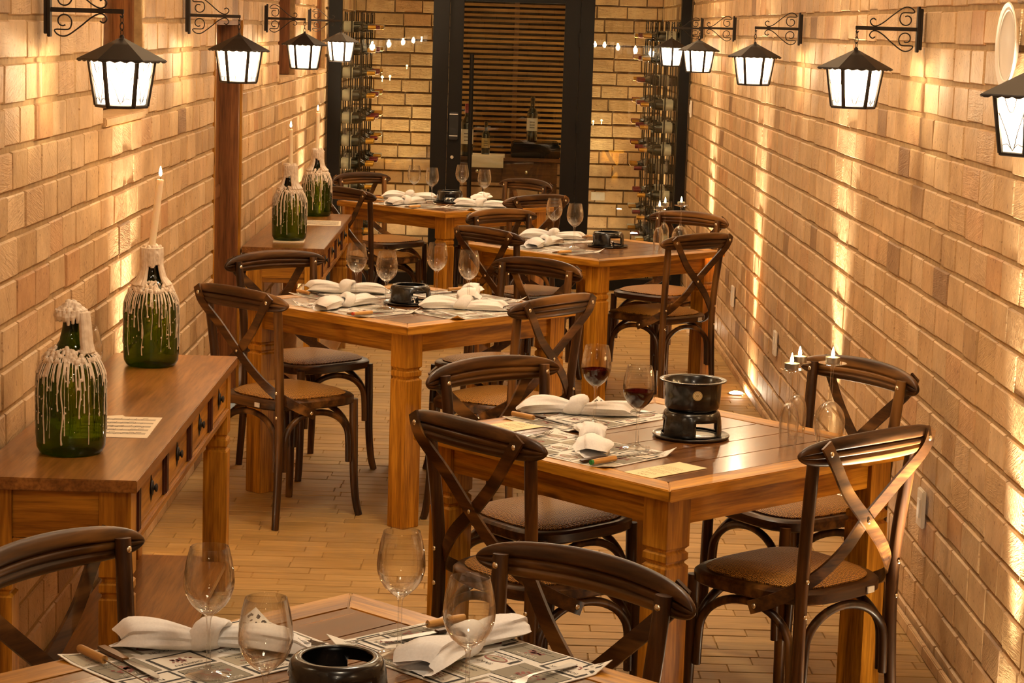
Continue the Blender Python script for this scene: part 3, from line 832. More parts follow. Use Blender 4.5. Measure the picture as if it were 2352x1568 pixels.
page('menu_card', (.057, 5.727), (.105, .176), rad(45)+PI*1.5-.02, 'cream menu card near the left corner of the red wine table', 'menu card', TH, 'card', menu, 'menu cards')
page('menu_card', (.436, 5.202), (.092, .205), rad(135)+PI-.02+PI, 'cream menu card near the front corner of the red wine table', 'menu card', TH, 'card', menu, 'menu cards')

# ------------------------------------------------------------------ place settings
def make_mat():
    t = empty('placemat', label='x', cat='placemat'); w, h = .412, .285
    rg = random.Random(8); nx, ny = 21, 15; m = MB()
    def zz_(u, v):
        q = max(0, abs(u)-.82)*max(0, abs(v)-.7)*.22
        return .0016+q*(1.6 if u*v > 0 else .5)+.0006*math.sin(u*7)*math.sin(v*5)
    top = [[(w/2*u, h/2*v, zz_(u, v)) for u in [-1+2*i/(nx-1) for i in range(nx)]] for v in [-1+2*j/(ny-1) for j in range(ny)]]
    vs = [p for r in top for p in r]; n0 = len(vs); vs += [(x, y, z-.0014) for x, y, z in vs]; fs = []
    for j in range(ny-1):
        for i in range(nx-1):
            a = j*nx+i; fs += [(a, a+1, a+nx+1, a+nx), (n0+a+nx, n0+a+nx+1, n0+a+1, n0+a)]
    per = [i for i in range(nx)]+[j*nx+nx-1 for j in range(1, ny)]+[(ny-1)*nx+i for i in range(nx-2, -1, -1)]+[j*nx for j in range(ny-2, 0, -1)]
    for a, b in zip(per, per[1:]+per[:1]): fs.append((a, n0+a, n0+b, b))
    m.add(vs, fs, 'mat_cloth'); m.obj('cloth', t, 50)
    p = MB()
    Z = [.0]
    def zat(x, y): return zz_(2*x/w, 2*y/h)
    def quad(x0, y0, x1, y1, mt, dz):
        n = 6; g = []; ff = []
        for j in range(n+1):
            for i in range(n+1):
                x, y = x0+(x1-x0)*i/n, y0+(y1-y0)*j/n; g.append((x, y, zat(x, y)+dz))
        for j in range(n):
            for i in range(n): a = j*(n+1)+i; ff.append((a, a+1, a+n+2, a+n+1))
        p.add(g, ff, mt)
    def word(s, x, y, size, mt, rot=0):
        v_, f_ = text_geo(s, size); c, s2 = math.cos(rot), math.sin(rot)
        p.add([(x+a*c-b*s2, y+a*s2+b*c, zat(x, y)+.0010) for a, b, _ in v_], f_, mt)
    def vine(x, y, r, mt):
        for k in range(26):
            a = rg.uniform(0, 2*PI); q = r*rg.random()
            xx, yy = x+q*math.cos(a)*1.4, y+q*math.sin(a)
            pts = [(xx+r*.15*math.cos(b)*(1+.5*rg.random()), yy+r*.15*math.sin(b)*(1+.5*rg.random()), zat(x, y)+.0009) for b in [2*PI*i/7 for i in range(7)]]
            p.add(pts, [tuple(range(7))], mt)
    def oval(x, y, rx, ry, mt, dz):
        pts = [(x+rx*math.cos(2*PI*i/20), y+ry*math.sin(2*PI*i/20), zat(x, y)+dz) for i in range(20)]; p.add(pts, [tuple(range(20))], mt)
    def lines(x0, y0, x1, n, dy, mt):
        for r in range(n):
            x = x0+rg.uniform(0, .006)
            while x < x1-.004:
                q = rg.uniform(.002, .007); quad(x, y0-r*dy, min(x+q, x1), y0-r*dy+.0014, mt, .0009); x += q+.0012
    # a patchwork of printed wine labels
    cells = [(-.200, -.138, -.112, -.062, 0), (-.105, -.138, .000, -.075, 1), (.008, -.138, .092, -.05, 2), (.100, -.138, .200, -.070, 3),
             (-.200, -.054, -.085, .030, 1), (-.077, -.066, .000, .012, 2), (.008, -.042, .100, .036, 0), (.108, -.062, .200, .022, 1),
             (-.200, .038, -.098, .137, 2), (-.090, .020, -.004, .078, 3), (-.090, .085, -.004, .137, 0), (.006, .044, .094, .137, 1), (.102, .030, .200, .082, 0), (.102, .090, .200, .137, 2)]
    words = ['BORDEAUX', 'CHATEAU', 'MOULIN', 'BOURNAC', 'FLEUR', 'SAINT', 'CHATEAU', 'LA VALLEE', 'BORDEAUX', 'MOULIN', 'CHATEAU', 'BOURNAC', 'FLEUR', 'LA VALLEE']
    for i, (x0, y0, x1, y1, st) in enumerate(cells):
        cx2, cy2 = (x0+x1)/2, (y0+y1)/2; W, H = x1-x0, y1-y0; fs_ = min(.012, W/len(words[i])*1.35)
        if st == 0:
            quad(x0, y0, x1, y1, 'print_dark', .0004); quad(x0+.006, y0+.006, x1-.006, y1-.006, 'print_white', .0006); vine(cx2, cy2-.004, H*.20, 'print_wine'); word(words[i], cx2, y1-.016, fs_, 'print_dark')
        elif st == 1:
            quad(x0, y0, x1, y1, 'print_dark', .0004); quad(x0+.0015, y0+.0015, x1-.0015, y1-.0015, 'print_grey', .0006); vine(cx2, cy2, H*.26, 'print_wine'); word(words[i], cx2, y1-.012, fs_, 'print_white'); word('BORDEAUX', cx2, y0+.010, fs_*.7, 'print_dark'); lines(x0+.008, y0+.020, x1-.008, 1, .004, 'print_dark')
        elif st == 2:
            word(words[i], cx2, y1-.016, fs_*1.1, 'print_dark'); oval(cx2, cy2-.004, W*.34, H*.17, 'print_wine', .0004); oval(cx2, cy2-.004, W*.29, H*.12, 'print_beige', .0006); word('1996', cx2, cy2-.004, .008, 'print_dark')
            quad(x0+.004, y0+.004, x1-.004, y0+.0075, 'print_dark', .0004); quad(x0, y0+.011, x0+.008, cy2, 'print_dark', .0004); quad(x1-.012, y0+.011, x1-.004, y1-.02, 'print_grey', .0004); lines(x0+.012, y0+.018, x1-.016, 2, .004, 'print_dark')
        else:
            quad(x0, y0, x1, y1, 'print_beige', .0004); word(words[i], cx2, cy2+.010, fs_, 'print_wine'); word('CHATEAU', cx2, cy2-.008, fs_*.8, 'print_dark'); quad(x0+.01, y0+.006, x1-.01, y0+.008, 'print_dark', .0006); lines(x0+.006, y1-.007, x1-.006, 1, .004, 'print_dark')
    p.obj('printed_labels', t, label='grey and burgundy wine label print')
    return proto(t)
mat = make_mat()
def make_napkin(seed):
    rg = random.Random(seed); m = MB(); n = 40
    def lobe(sgn, L, wid, ht):
        rings = []
        K = 18
        for i in range(K):
            q = i/(K-1); x = sgn*(.012+L*q)
            ry = .016+(wid-.016)*math.sin(min(1, q*1.15)*PI/2)**1.3; rz = .017+(ht-.017)*math.sin(q*PI*.85)
            if q > .86: ry *= 1-(q-.86)*1.6; rz *= 1-(q-.86)*3.0
            ring = []
            for k in range(n):
                a = 2*PI*k/n; fold = 1+.16*math.sin(5*a+seed+2.2*q)*min(1, q*2+.35)+.07*math.sin(11*a+seed*2-3*q)
                y = ry*math.cos(a)*fold+.012*sgn*math.sin(q*3+seed); z = rz*(1+math.sin(a)*(.82+.18*fold))
                ring.append((x+.012*math.cos(2*a+seed)*q, y, max(.0015+.0005*math.sin(k), z*.96)))
            rings.append(ring)
        c = [sum(p[j] for p in rings[-1])/n for j in range(3)]   # open fold at the end
        for sh, dx in ((.8, .022), (.45, .05), (.1, .075)):
            rings.append([(p[0]-sgn*dx, c[1]+(p[1]-c[1])*sh, c[2]*.9+(p[2]-c[2])*sh) for p in rings[K-1]])
        m.loft(rings, 'cloth')
    lobe(-1, .145, .046, .026); lobe(1, .150, .040, .022)
    # the knot: a wide band wound round the middle
    rings = []; R, r = .0225, .0125
    for i in range(28):
        a = 2*PI*i/28; ring = []
        for k in range(16):
            b = 2*PI*k/16; fold = 1+.14*math.sin(3*b+2*a+seed)
            rr = R+r*math.cos(b)*fold; xx = 2.05*r*math.sin(b)*fold+.010*math.sin(a+.6)
            ring.append((xx, rr*math.cos(a)*1.06, max(.0015, .0255+rr*math.sin(a)*.86)))
        rings.append(ring)
    rings.append(rings[0]); m.loft(rings, 'cloth', caps=False)
    t = m.obj('napkin', None, 60); tag(t, 'x', 'napkin'); return proto(t)
naps = [make_napkin(s) for s in (1, 2.3, 4.1, 5.4)]
def gprof(z0, pts): return pts
def make_glass(wine, name='wine_glass', big=1.0):
    t = empty(name, label='x', cat='wine glass'); m = MB()
    out = [(.0375, 0), (.0378, .0012), (.030, .0035), (.014, .0065), (.0055, .011), (.0040, .020), (.0036, .05), (.0036, .085), (.0042, .095), (.0075, .1015), (.0175, .1085), (.0285, .119), (.0365, .132), (.0408, .147), (.0416, .158), (.0402, .175), (.0368, .195), (.0318, .2145), (.0314, .2155)]
    inn = [(.0308, .2148), (.0358, .195), (.0392, .175), (.0405, .158), (.0397, .147), (.0353, .132), (.0272, .1195), (.016, .1095), (.0045, .1045), (.0002, .1040)]
    k = big
    m.lathe([(r*(k if z > .098 else 1), z) for r, z in out]+[(r*k, z) for r, z in inn], 'wine_glass', 40)
    m.obj('glass_body', t, 60)
    if wine:
        m = MB(); m.lathe([(.0003, .1047), (.0042, .1052), (.0155, .1102), (.0266, .1202), (.0347, .1326), (.0388, .1465), (.0392, .150), (.0003, .150)], 'red_wine', 40); m.obj('red_wine', t, 40, label='dark red wine')
    return proto(t)
glass = make_glass(False); glassw = make_glass(True)
def make_fork():
    m = MB(); pts = []
    rings = []
    for y, hw, z in [(-.095, .006, .004), (-.09, .008, .004), (-.05, .006, .006), (-.01, .0032, .009), (.02, .0032, .010), (.035, .005, .008), (.045, .0105, .005), (.06, .0115, .0045)]:
        rings.append([(-hw, y, z), (hw, y, z), (hw, y, z-.0016), (-hw, y, z-.0016)])
    m.loft(rings, 'steel')
    for k in range(4):
        x = -.0098+k*.0065
        m.tube([(x, .058, .0037), (x, .075, .0035), (x*.95, .09, .0055), (x*.92, .1, .008)], [.0014, .0013, .0011, .0006], 'steel', 6, 3)
    return proto(tag(m.obj('table_fork', None, 50), 'x', 'fork'))
def make_knife():
    t = empty('table_knife', label='x', cat='knife')
    m = MB(); m.loft([[(-w, y, .003+h), (w, y, .003+h), (w, y, .003-h*.6), (-w, y, .003-h*.6)] for y, w, h in ((-.105, .004, .002), (-.1, .0075, .004), (-.06, .0085, .0045), (-.02, .0065, .004), (-.012, .006, .004))], 'chair_y'); m.obj('handle', t, 50, bevel=.001, label='dark wooden handle')
    m = MB(); m.loft([[(-w0, y, .004), (w1, y, .0045), (w1, y, .0032), (-w0, y, .0036)] for y, w0, w1 in ((-.012, .005, .005), (.0, .006, .006), (.01, .0085, .007), (.07, .0085, .0075), (.09, .006, .0075), (.103, .001, .0065))], 'steel'); m.obj('blade', t, 50, label='polished steel blade')
    return proto(t)
def make_fondue_fork(tip):
    t = empty('fondue_fork', label='x', cat='fondue fork')
    m = MB(); m.tube([(0, -.135, .0075), (0, -.128, .0075), (0, -.06, .0078), (0, -.054, .0078)], [.0062, .0072, .0076, .006], 'handle_wood', 12, 3); m.obj('handle', t, 50, label='pale round wooden handle')
    if tip:
        m = MB(); m.tube([(0, -.1415, .0075), (0, -.1345, .0075)], .0066, tip, 12, 1); m.obj('end_cap', t, 50)
    m = MB(); m.tube([(0, -.055, .0078), (0, .07, .004), (0, .1, .003)], .0014, 'steel', 8, 3); m.obj('shaft', t, 60)
    m = MB()
    for s in (-1, 1): m.tube([(0, .098, .003), (s*.0035, .104, .003), (s*.0035, .125, .0035)], [.0013, .0012, .0006], 'steel', 6, 3)
    m.obj('prongs', t, 60); return proto(t)
fork = make_fork(); knife = make_knife(); ff = {None: make_fondue_fork(None), 'green_paint': make_fondue_fork('green_paint'), 'red_paint': make_fondue_fork('red_paint')}
SET = [ # table, side, heading, offset from table centre, lateral shift, napkin(x,y,rot deg,kind), glass, wine, fondue tip, cutlery shift
 ('A', 'far left', 2.386, .318, .017, (-.47, 3.560, 0, 0), (-.450, 3.411), None),
 ('A', 'far right', -2.326, .325, .043, (-.03, 3.575, 62, 1), (-.144, 3.558), None),
 ('C', 'far left', 2.316, .318, -.08, (.24, 5.935, -3, 2), (.285, 5.801), None),
 ('C', 'near left', .745, .288, -.04, (.265, 5.47, 84, 3), (.380, 5.461), 'green_paint'),
 ('B', 'far left', 2.402, .318, .02, (-.591, 8.51, 2, 0), (-.54, 8.345), None),
 ('B', 'near left', .831, .270, .02, (-.560, 8.09, 50, 3), (-.408, 8.073), 'red_paint'),
 ('B', 'near right', -.74, .318, .06, (-.115, 8.115, -4, 2), (-.10, 8.207), None),
 ('B', 'far right', -2.311, .325, .03, (-.095, 8.50, 92, 1), (-.23, 8.474), None),
 ('E', 'far left', 2.378, .328, 0., (-.547, 13.30, 3, 2), (-.51, 13.15), None),
 ('E', 'near left', .807, .30, 0., (-.550, 12.876, 48, 3), (-.396, 12.987), None),
 ('E', 'near right', -.763, .31, 0., (-.10, 12.855, -8, 0), (-.08, 12.975), None),
 ('E', 'far right', -2.334, .328, 0., (-.096, 13.31, 85, 1), (-.222, 13.36), None),
 ('D', 'far left', 2.357, .31, -.02, (.29, 11.01, -4, 2), (.292, 10.907), None),
 ('D', 'near left', .786, .285, .0, (.241, 10.629, 60, 3), (.388, 10.610), None)]
for t, sd, a, off, lat, (nx_, ny_, nr, nk), gl, tip in SET:
    tx, ty, _ = TB[t]; fx, fy = math.sin(a), math.cos(a); rx, ry = math.cos(a), -math.sin(a)
    cx2, cy2 = tx-fx*off+rx*lat, ty-fy*off+ry*lat
    w = '%s side of the %s' % (sd, TD[t])
    place(mat, (cx2, cy2, TH), -a, 'printed placemat at the '+w, 'wine label placemats')
    zt = TH+.0035
    place(naps[nk], (nx_, ny_, zt), rad(nr), 'white knotted napkin at the '+w, 'knotted napkins')
    def at(u, v): return (cx2+rx*u+fx*v, cy2+ry*u+fy*v, zt)
    place(fork, at(-.165, -.01), -a+.12, 'steel table fork at the '+w, 'table forks')
    place(knife, at(.135, -.035), -a-.10, 'steel table knife at the '+w, 'table knives')
    place(ff[tip], at(.172, -.005), -a-.06, 'wooden-handled fondue fork at the '+w, 'fondue forks')
    if t == 'C': place(glassw, (gl[0], gl[1], zt), 0, 'glass of red wine at the '+w, 'glasses of red wine')
    else: place(glass, (gl[0], gl[1], zt), .3*nk, 'empty wine glass at the '+w, 'empty wine glasses')
place(glass, (-.326, 3.117, TH+.001), .5, 'empty wine glass left of the black burner stand on the nearest table', 'empty wine glasses')
place(glass, (-.024, 3.262, TH+.004), .9, 'empty wine glass right of the black burner stand on the nearest table', 'empty wine glasses')
g = dup(glass, (-1.090, 5.63, TH), 0, 'large wine glass behind the wax-capped bottle', 'empty wine glasses', None, 1.22); g.scale = (1.4, 1.4, 1.18)

# ------------------------------------------------------------------ burner stands and pot
def make_stand():
    t = empty('fondue_burner_stand', label='x', cat='burner stand')
    m = MB(); m.lathe([(.094, 0), (.101, .002), (.1035, .006), (.1025, .0085), (.098, .0075), (.092, .005), (.0005, .0045)], 'enamel', 48); m.obj('tray', t, 50)
    # body: rounded cylinder shell with three windows
    prof = [(.0805, .0055), (.0815, .012), (.0815, .020), (.0805, .034), (.079, .048), (.077, .060), (.074, .069), (.068, .0745), (.060, .0755), (.056, .0745)]
    n = 60; m = MB(); vs = []; fs = []
    for r, z in prof:
        for k in range(n): vs.append((r*math.cos(2*PI*k/n), r*math.sin(2*PI*k/n), z))
    win = set()
    for c in (0, 20, 40):
        for k in range(-4, 4): win.add((c+k) % n)
    for i in range(len(prof)-1):
        for k in range(n):
            if i in (1, 2, 3) and k in win: continue
            k2 = (k+1) % n; fs.append((i*n+k, i*n+k2, (i+1)*n+k2, (i+1)*n+k))
    m.add(vs, fs, 'enamel'); o = m.obj('burner_housing', t, 50)
    md = o.modifiers.new('thick', 'SOLIDIFY'); md.thickness = .003; md.offset = -1
    m = MB(); rg = random.Random(4)
    m.lathe([(.030, .005), (.031, .018), (.029, .026), (.02, .029), (.0005, .028)], 'foil', 28, wob=lambda a, i: 1+.10*math.sin(a*7+i*2)+.05*math.sin(a*13+i)); m.obj('foil_burner', t, label='crumpled foil wrapped burner')
    return proto(t)
stand = make_stand()
SG = 'black burner stands on the tables'
place(stand, (-.231, 3.300, TH), rad(-62), 'black burner stand on the nearest table, cut off at the bottom', SG)
cs = place(stand, (.538, 5.663, TH), rad(-62), 'black burner stand under the round black pot', SG)
place(stand, (-.325, 8.262, TH), rad(-60), 'black burner stand on the table beside the timber door', SG)
place(stand, (.561, 10.727, TH), rad(-60), 'black burner stand on the half-set table by the right wall', SG)
place(stand, (-.29, 13.15, TH), rad(-88), 'black burner stand on the farthest table', SG)
for ch in kids(cs):
    if ch.name.startswith('foil_burner'): bpy.data.objects.remove(ch)
e = empty('fondue_pot', (.538, 5.663, TH+.0760), 0, 'round black fondue pot with a gold round sticker, on its stand', 'pot')
m = MB(); m.lathe([(.060, 0), (.070, .003), (.0735, .010), (.0755, .040), (.0765, .072), (.0795, .076), (.0895, .0775), (.0895, .0800), (.079, .0800), (.0740, .076), (.0730, .040), (.071, .010), (.06, .005), (.0005, .0045)], 'enamel', 56)
m.obj('pot_body', e, 50)
m = MB(); Mx = Matrix.Rotation(PI/2, 3, 'X'); m.lathe([(.013, 0), (.013, .0012), (.0005, .0012)], 'label_gold', 24, (.006, -.0752, .047), M=Mx)
for r in (.0095, .006):
    m.lathe([(r, .0012), (r, .0017), (r-.0012, .0017)], 'card', 24, (.006, -.0752, .047), capb=False, capt=False, M=Mx)
m.obj('round_sticker', e, 50, label='round gold sticker')

# ------------------------------------------------------------------ upturned glasses with tealights
def make_upturned(kind):
    t = empty('upturned_glass', label='x', cat='wine glass'); m = MB()
    k, tot = (1.0, .2155) if kind else (.57, .2125)
    out = [(.0375, 0), (.0378, .0012), (.030, .0035), (.014, .0065), (.0055, .011), (.0040, .020), (.0036, .05), (.0036, .085), (.0042, .095), (.0075, .1015), (.0175, .1085), (.0285, .119), (.0365, .132), (.0408, .147), (.0416, .158), (.0402, .175), (.0368, .195), (.0318, .2145), (.0314, .2155)]
    inn = [(.0308, .2148), (.0358, .195), (.0392, .175), (.0405, .158), (.0397, .147), (.0353, .132), (.0272, .1195), (.016, .1095), (.0045, .1045), (.0002, .1040)]
    if kind == 0:  # slim white wine or champagne glass
        out = [(.031, 0), (.0313, .0012), (.024, .0035), (.011, .0065), (.005, .011), (.0038, .020), (.0033, .05), (.0033, .075), (.004, .083), (.0085, .089), (.016, .097), (.022, .110), (.0250, .128), (.0257, .150), (.0245, .18), (.0215, .2045), (.0212, .2055)]
        inn = [(.0206, .2048), (.0237, .18), (.0249, .150), (.0242, .128), (.0212, .110), (.015, .098), (.006, .0915), (.0002, .091)]; tot = .2055
    m.lathe([(r, tot-z) for r, z in out+inn], 'wine_glass', 40); m.obj('glass_body', t, 60); t['h'] = tot
    return proto(t)
up0, up1 = make_upturned(0), make_upturned(1)
def make_tea():
    t = empty('tealight', label='x', cat='tealight'); m = MB()
    m.lathe([(.0185, 0), (.019, .001), (.0193, .015), (.0187, .015), (.0183, .003), (.0005, .003)], 'steel', 28); m.obj('metal_cup', t, 50)
    m = MB(); m.lathe([(.018, .0035), (.018, .0125), (.0005, .0125)], 'candle_wax', 28); m.obj('wax', t, 50)
    m = MB(); m.lathe([(.0006, .013), (.0042, .018), (.0050, .023), (.003, .033), (.0006, .042)], 'flame', 10); m.obj('flame', t, 60)
    return proto(t)
tea = make_tea()
IV = [(.786, 5.571, 0, 'C', 'left slim'), (.825, 5.702, 0, 'C', 'rear slim'), (.903, 5.634, 1, 'C', 'wide bowled'), (.803, 10.596, 0, 'D', 'left slim'), (.848, 10.825, 0, 'D', 'rear slim'), (.925, 10.774, 1, 'D', 'wide bowled')]
for x, y, k, t, wd in IV:
    p = (up0, up1)[k]; ht = p['h']
    place(p, (x, y, TH), .4, '%s upturned glass carrying a tealight on the %s' % (wd, TD[t]), 'upturned glasses with tealights')
    place(tea, (x, y, TH+ht+.0004), 0, 'lit tealight on the %s upturned glass of the %s' % (wd, TD[t]), 'lit tealights')
    light('tealight_glow', 'POINT', (x, y, TH+ht+.05), .22, (1, .6, .25), shadow_soft_size=.01)
for p in (up0, up1):
    del p['h']
for o in bpy.data.objects:
    if 'h' in o.keys(): del o['h']

# ------------------------------------------------------------------ lanterns and brackets
HEX = 6
def hexpt(r, k, z, ph=PI/6): a = 2*PI*k/HEX+ph; return Vector((r*math.cos(a), r*math.sin(a), z))
def make_lantern():
    """origin at the arm hook, hanging down"""
    t = empty('wall_lantern', label='x', cat='lantern')
    ap, ev, bs = -.057, -.117, -.240; rt, rb = .086, .067
    # roof: six pleated planes with scalloped edge
    m = MB(); vs = []; n = 72
    rings = []
    for q in (0.06, .35, .7, .97, 1.0):
        ring = []
        for k in range(n):
            a = 2*PI*k/n+PI/6; sec = PI/3; lo = (a-PI/6) % sec-sec/2
            r = .118*math.cos(sec/2)/math.cos(lo)*q
            z = ap+(ev-ap)*q+(.0025*math.cos(k*PI/1.5) if q == 1. else 0)-(.004 if q == 1. else 0)
            ring.append(Vector((r*math.cos(a), r*math.sin(a), z)))
        rings.append(ring)
    m.loft(rings, 'iron', caps=False); o = m.obj('roof', t, 25); md = o.modifiers.new('t', 'SOLIDIFY'); md.thickness = .0015
    m = MB(); m.ball((0, 0, ap), .007, 'iron', 10); m.obj('finial', t, 60)
    # chain
    m = MB()
    for i in range(3):
        z = -.006-i*.0165
        pts = [(.0055*math.cos(b)*(1 if i % 2 else 0), .0055*math.cos(b)*(0 if i % 2 else 1), z-.006+.0105*math.sin(b)) for b in [2*PI*k/12 for k in range(13)]]
        m.tube(pts, .0014, 'iron', 6, 2)
    m.obj('chain', t, 60)
    for k in range(HEX):
        a, b = hexpt(rt, k, ev+.004), hexpt(rb, k, bs+.004)
        m = MB(); m.tube([a, b], .0066, 'iron', 6, 1); m.obj('corner_post', t)
    m = MB()
    for k in range(HEX):
        m.tube([hexpt(rt, k, ev+.001), hexpt(rt, k+1, ev+.001)], .0035, 'iron', 6, 1)
    m.obj('top_ring', t); m = MB()
    for k in range(HEX): m.tube([hexpt(rb, k, bs+.002), hexpt(rb, k+1, bs+.002)], .0045, 'iron', 6, 1)
    m.obj('bottom_ring', t)
    m = MB(); m.loft([[hexpt(rb*.98, k, bs-.002) for k in range(6)], [hexpt(rb*.98, k, bs+.002) for k in range(6)]], 'iron'); m.obj('base_plate', t)
    for k in range(HEX):
        a, b, c, d_ = hexpt(rt*.97, k, ev-.002), hexpt(rt*.97, k+1, ev-.002), hexpt(rb*.97, k+1, bs+.006), hexpt(rb*.97, k, bs+.006)
        nn = (b-a).cross(d_-a).normalized()*.0012
        m = MB(); m.loft([[a, b, c, d_], [p+nn for p in (a, b, c, d_)]], 'lantern_pane'); pn = m.obj('glass_pane', t)
        if True:
            u = (b-a); mid = (a+b)/2; low = (c+d_)/2; ou = Vector((mid.x, mid.y, 0)).normalized()*.003
            def P(s, q): return mid+(low-mid)*q+u*s*(1-.2*q)+ou
            m = MB()
            m.tube([P(-.2, 0), P(-.10, .22), P(0, .28), P(.10, .22), P(.2, 0)], .0011, 'iron', 5, 4)
            m.tube([P(-.42, .30), P(-.2, .65), P(0, .97), P(.2, .65), P(.42, .30)], .0011, 'iron', 5, 3)
            m.tube([P(-.38, .88), P(-.2, .85), P(-.08, .92)], .0010, 'iron', 5, 3); m.tube([P(.38, .88), P(.2, .85), P(.08, .92)], .0010, 'iron', 5, 3)
            m.obj('wire_ornament', pn, 60)
    m = MB(); m.tube([(0, 0, bs+.002), (0, 0, bs+.035)], .012, 'white_plastic', 12, 1); m.obj('lamp_holder', t, 50)
    m = MB(); m.lathe([(.010, bs+.034), (.013, bs+.042), (.020, bs+.056), (.0215, bs+.066), (.018, bs+.078), (.009, bs+.085), (.0005, bs+.086)], 'bulb', 20); m.obj('light_bulb', t, 60)
    return proto(t)
lan = make_lantern()
def make_bracket():
    """origin on the wall at arm height, arm along +x"""
    t = empty('lantern_bracket', label='x', cat='bracket'); A = .208
    m = MB(); m.bbox((.012, -.014, -.0715), (.020, .014, .0715), 'iron'); m.bbox((.002, -.010, -.064), (.012, .010, .064), 'iron'); m.obj('wall_plate', t, bevel=.0015)
    m = MB(); m.bbox((.018, -.005, -.006), (A+.004, .005, .006), 'iron'); m.obj('arm', t, bevel=.001)
    for s in (1, -1):
        pts = []
        for i in range(11):     # inner curl by the plate
            a = rad(60+i*36); r = .010+.0011*i*1.25
            pts.append((.057+r*math.cos(a)-.004, 0, s*(.030+r*math.sin(a)*1.0)))
        pts += [(.030, 0, s*.052), (.040, 0, s*.066), (.062, 0, s*.067), (.095, 0, s*.044), (.125, 0, s*.019), (.146, 0, s*.008), (.160, 0, s*.010), (.167, 0, s*.022), (.158, 0, s*.031), (.149, 0, s*.026)]
        m = MB(); m.tube(pts, .0021, 'iron', 6, 4); m.obj('scroll', t, 60)
    m = MB(); m.tube([(A-.002, 0, -.004), (A+.002, 0, -.012), (A-.002, 0, -.016), (A-.006, 0, -.010)], .0018, 'iron', 6, 3); m.obj('hook', t, 60)
    return proto(t)
brk = make_bracket()
LN = [('right', 6.818, 'second from the front'), ('right', 9.543, 'third from the front'), ('right', 12.255, 'fourth from the front'), ('right', 14.254, 'last before the glass'), ('right', 4.5, 'half cut off by the picture edge'),
      ('left', 3.25, 'outside the picture toward the front'), ('right', 1.8, 'outside the picture toward the front'), ('left', 5.742, 'nearest'), ('left', 8.30, 'second'), ('left', 11.05, 'third'), ('left', 13.53, 'last before the glass')]
LE = 6.0
for side, y, nm in LN:
    sx = -1 if side == 'right' else 1; wx = XR if side == 'right' else XL; z = 1.852 if side == 'right' else 1.828
    if y == 4.5: z = 1.838
    place(brk, (wx+sx*.011, y, z), PI if sx < 0 else 0, 'scrolled iron wall bracket on the %s wall, %s' % (side, nm), 'scrolled lantern brackets')
    L = place(lan, (wx+sx*(.011+.207), y, z-.010), (0 if side == 'right' else PI/6*1.2)+y*.37, 'hexagonal iron lantern on the %s wall, %s' % (side, nm), 'hexagonal iron lanterns')
    light('lantern_glow', 'POINT', (wx+sx*.218, y, z-.010-.147), LE, (1, .80, .55), shadow_soft_size=.009)

# ------------------------------------------------------------------ wall fittings and floor lights
def switch(nm, x, y, z, w, h, label, sx=-1, axis='x'):
    e = empty(nm, (x, y, z), 0, label, 'switch plate'); m = MB()
    if axis == 'x':
        m.bbox((min(0, sx*.012), -w/2, -h/2), (max(0, sx*.012), w/2, h/2), 'white_plastic'); m.obj('plate', e, bevel=.003)
        m = MB(); m.bbox((min(sx*.0122, sx*.016), -w/5, -h/4), (max(sx*.0122, sx*.016), w/5, h/4), 'ceramic'); m.obj('rocker', e, bevel=.001)
    else:
        m.bbox((-w/2, -.012, -h/2), (w/2, 0, h/2), 'white_plastic'); m.obj('plate', e, bevel=.003)
        m = MB(); m.bbox((-w/8, -.016, -h/4), (w/8, -.0122, h/4), 'ceramic'); m.obj('rocker', e, bevel=.001)
WX = XR-.0105
switch('wall_socket', WX, 6.385, .415, .08, .115, 'white wall socket plate by the nearest right chair')
switch('wall_socket', WX, 9.92, .402, .08, .115, 'white wall socket plate on the right wall, middle of three')
switch('wall_socket', WX, 11.78, .392, .08, .115, 'white wall socket plate on the right wall, farthest of three')
switch('wall_switch', WX, 14.9, 1.305, .05, .115, 'narrow white plate on the right wall close to the glass front')
switch('light_switch', .845, YB-.011, .445, .115, .07, 'white switch plate on the cellar brick behind the right pane', axis='y')
m = MB(); My = Matrix.Rotation(-PI/2, 3, 'Y')
m.lathe([(.060, 0), (.075, .004), (.108, .016), (.112, .020), (.109, .023), (.078, .012), (.0005, .010)], 'ceramic', 48, M=My)
m.lathe([(.088, .0175), (.090, .0195), (.092, .0195)], 'white_plastic', 48, capb=False, capt=False, M=My)
tag(m.obj('wall_plate_ornament', None, 50, loc=(WX-.001, 5.595, 1.812)), 'round white plate hung on the right wall above the nearest lantern', 'plate')
def make_uplight():
    t = empty('floor_uplight', label='x', cat='floor light'); m = MB()
    m.lathe([(.045, -.0005), (.046, .003), (.044, .005), (.036, .0045), (.036, .002)], 'steel', 32, capb=False, capt=False); m.obj('ring', t, 50)
    m = MB(); m.lathe([(.0355, .0015), (.0355, .0045), (.030, .009), (.018, .0125), (.0005, .0135)], 'lens', 32); m.obj('lens', t, 50, label='glowing lens'); return proto(t)
upl = make_uplight()
UE = 1000.
UP = [(XR-.078, 5.22, 'on the right, nearest'), (XR-.078, 8.20, 'on the right, behind the red wine table chairs'), (XR-.078, 10.85, 'on the right, third from the front'), (XR-.078, 13.3, 'on the right, closest to the glass'),
      (XL+.085, 7.02, 'on the left, just beyond the near console'), (XL+.085, 10.05+1.1, 'on the left, under the far console'), (XL+.085, 13.3, 'on the left, beyond the far console'), (XL+.085, 14.75, 'on the left, closest to the glass')]
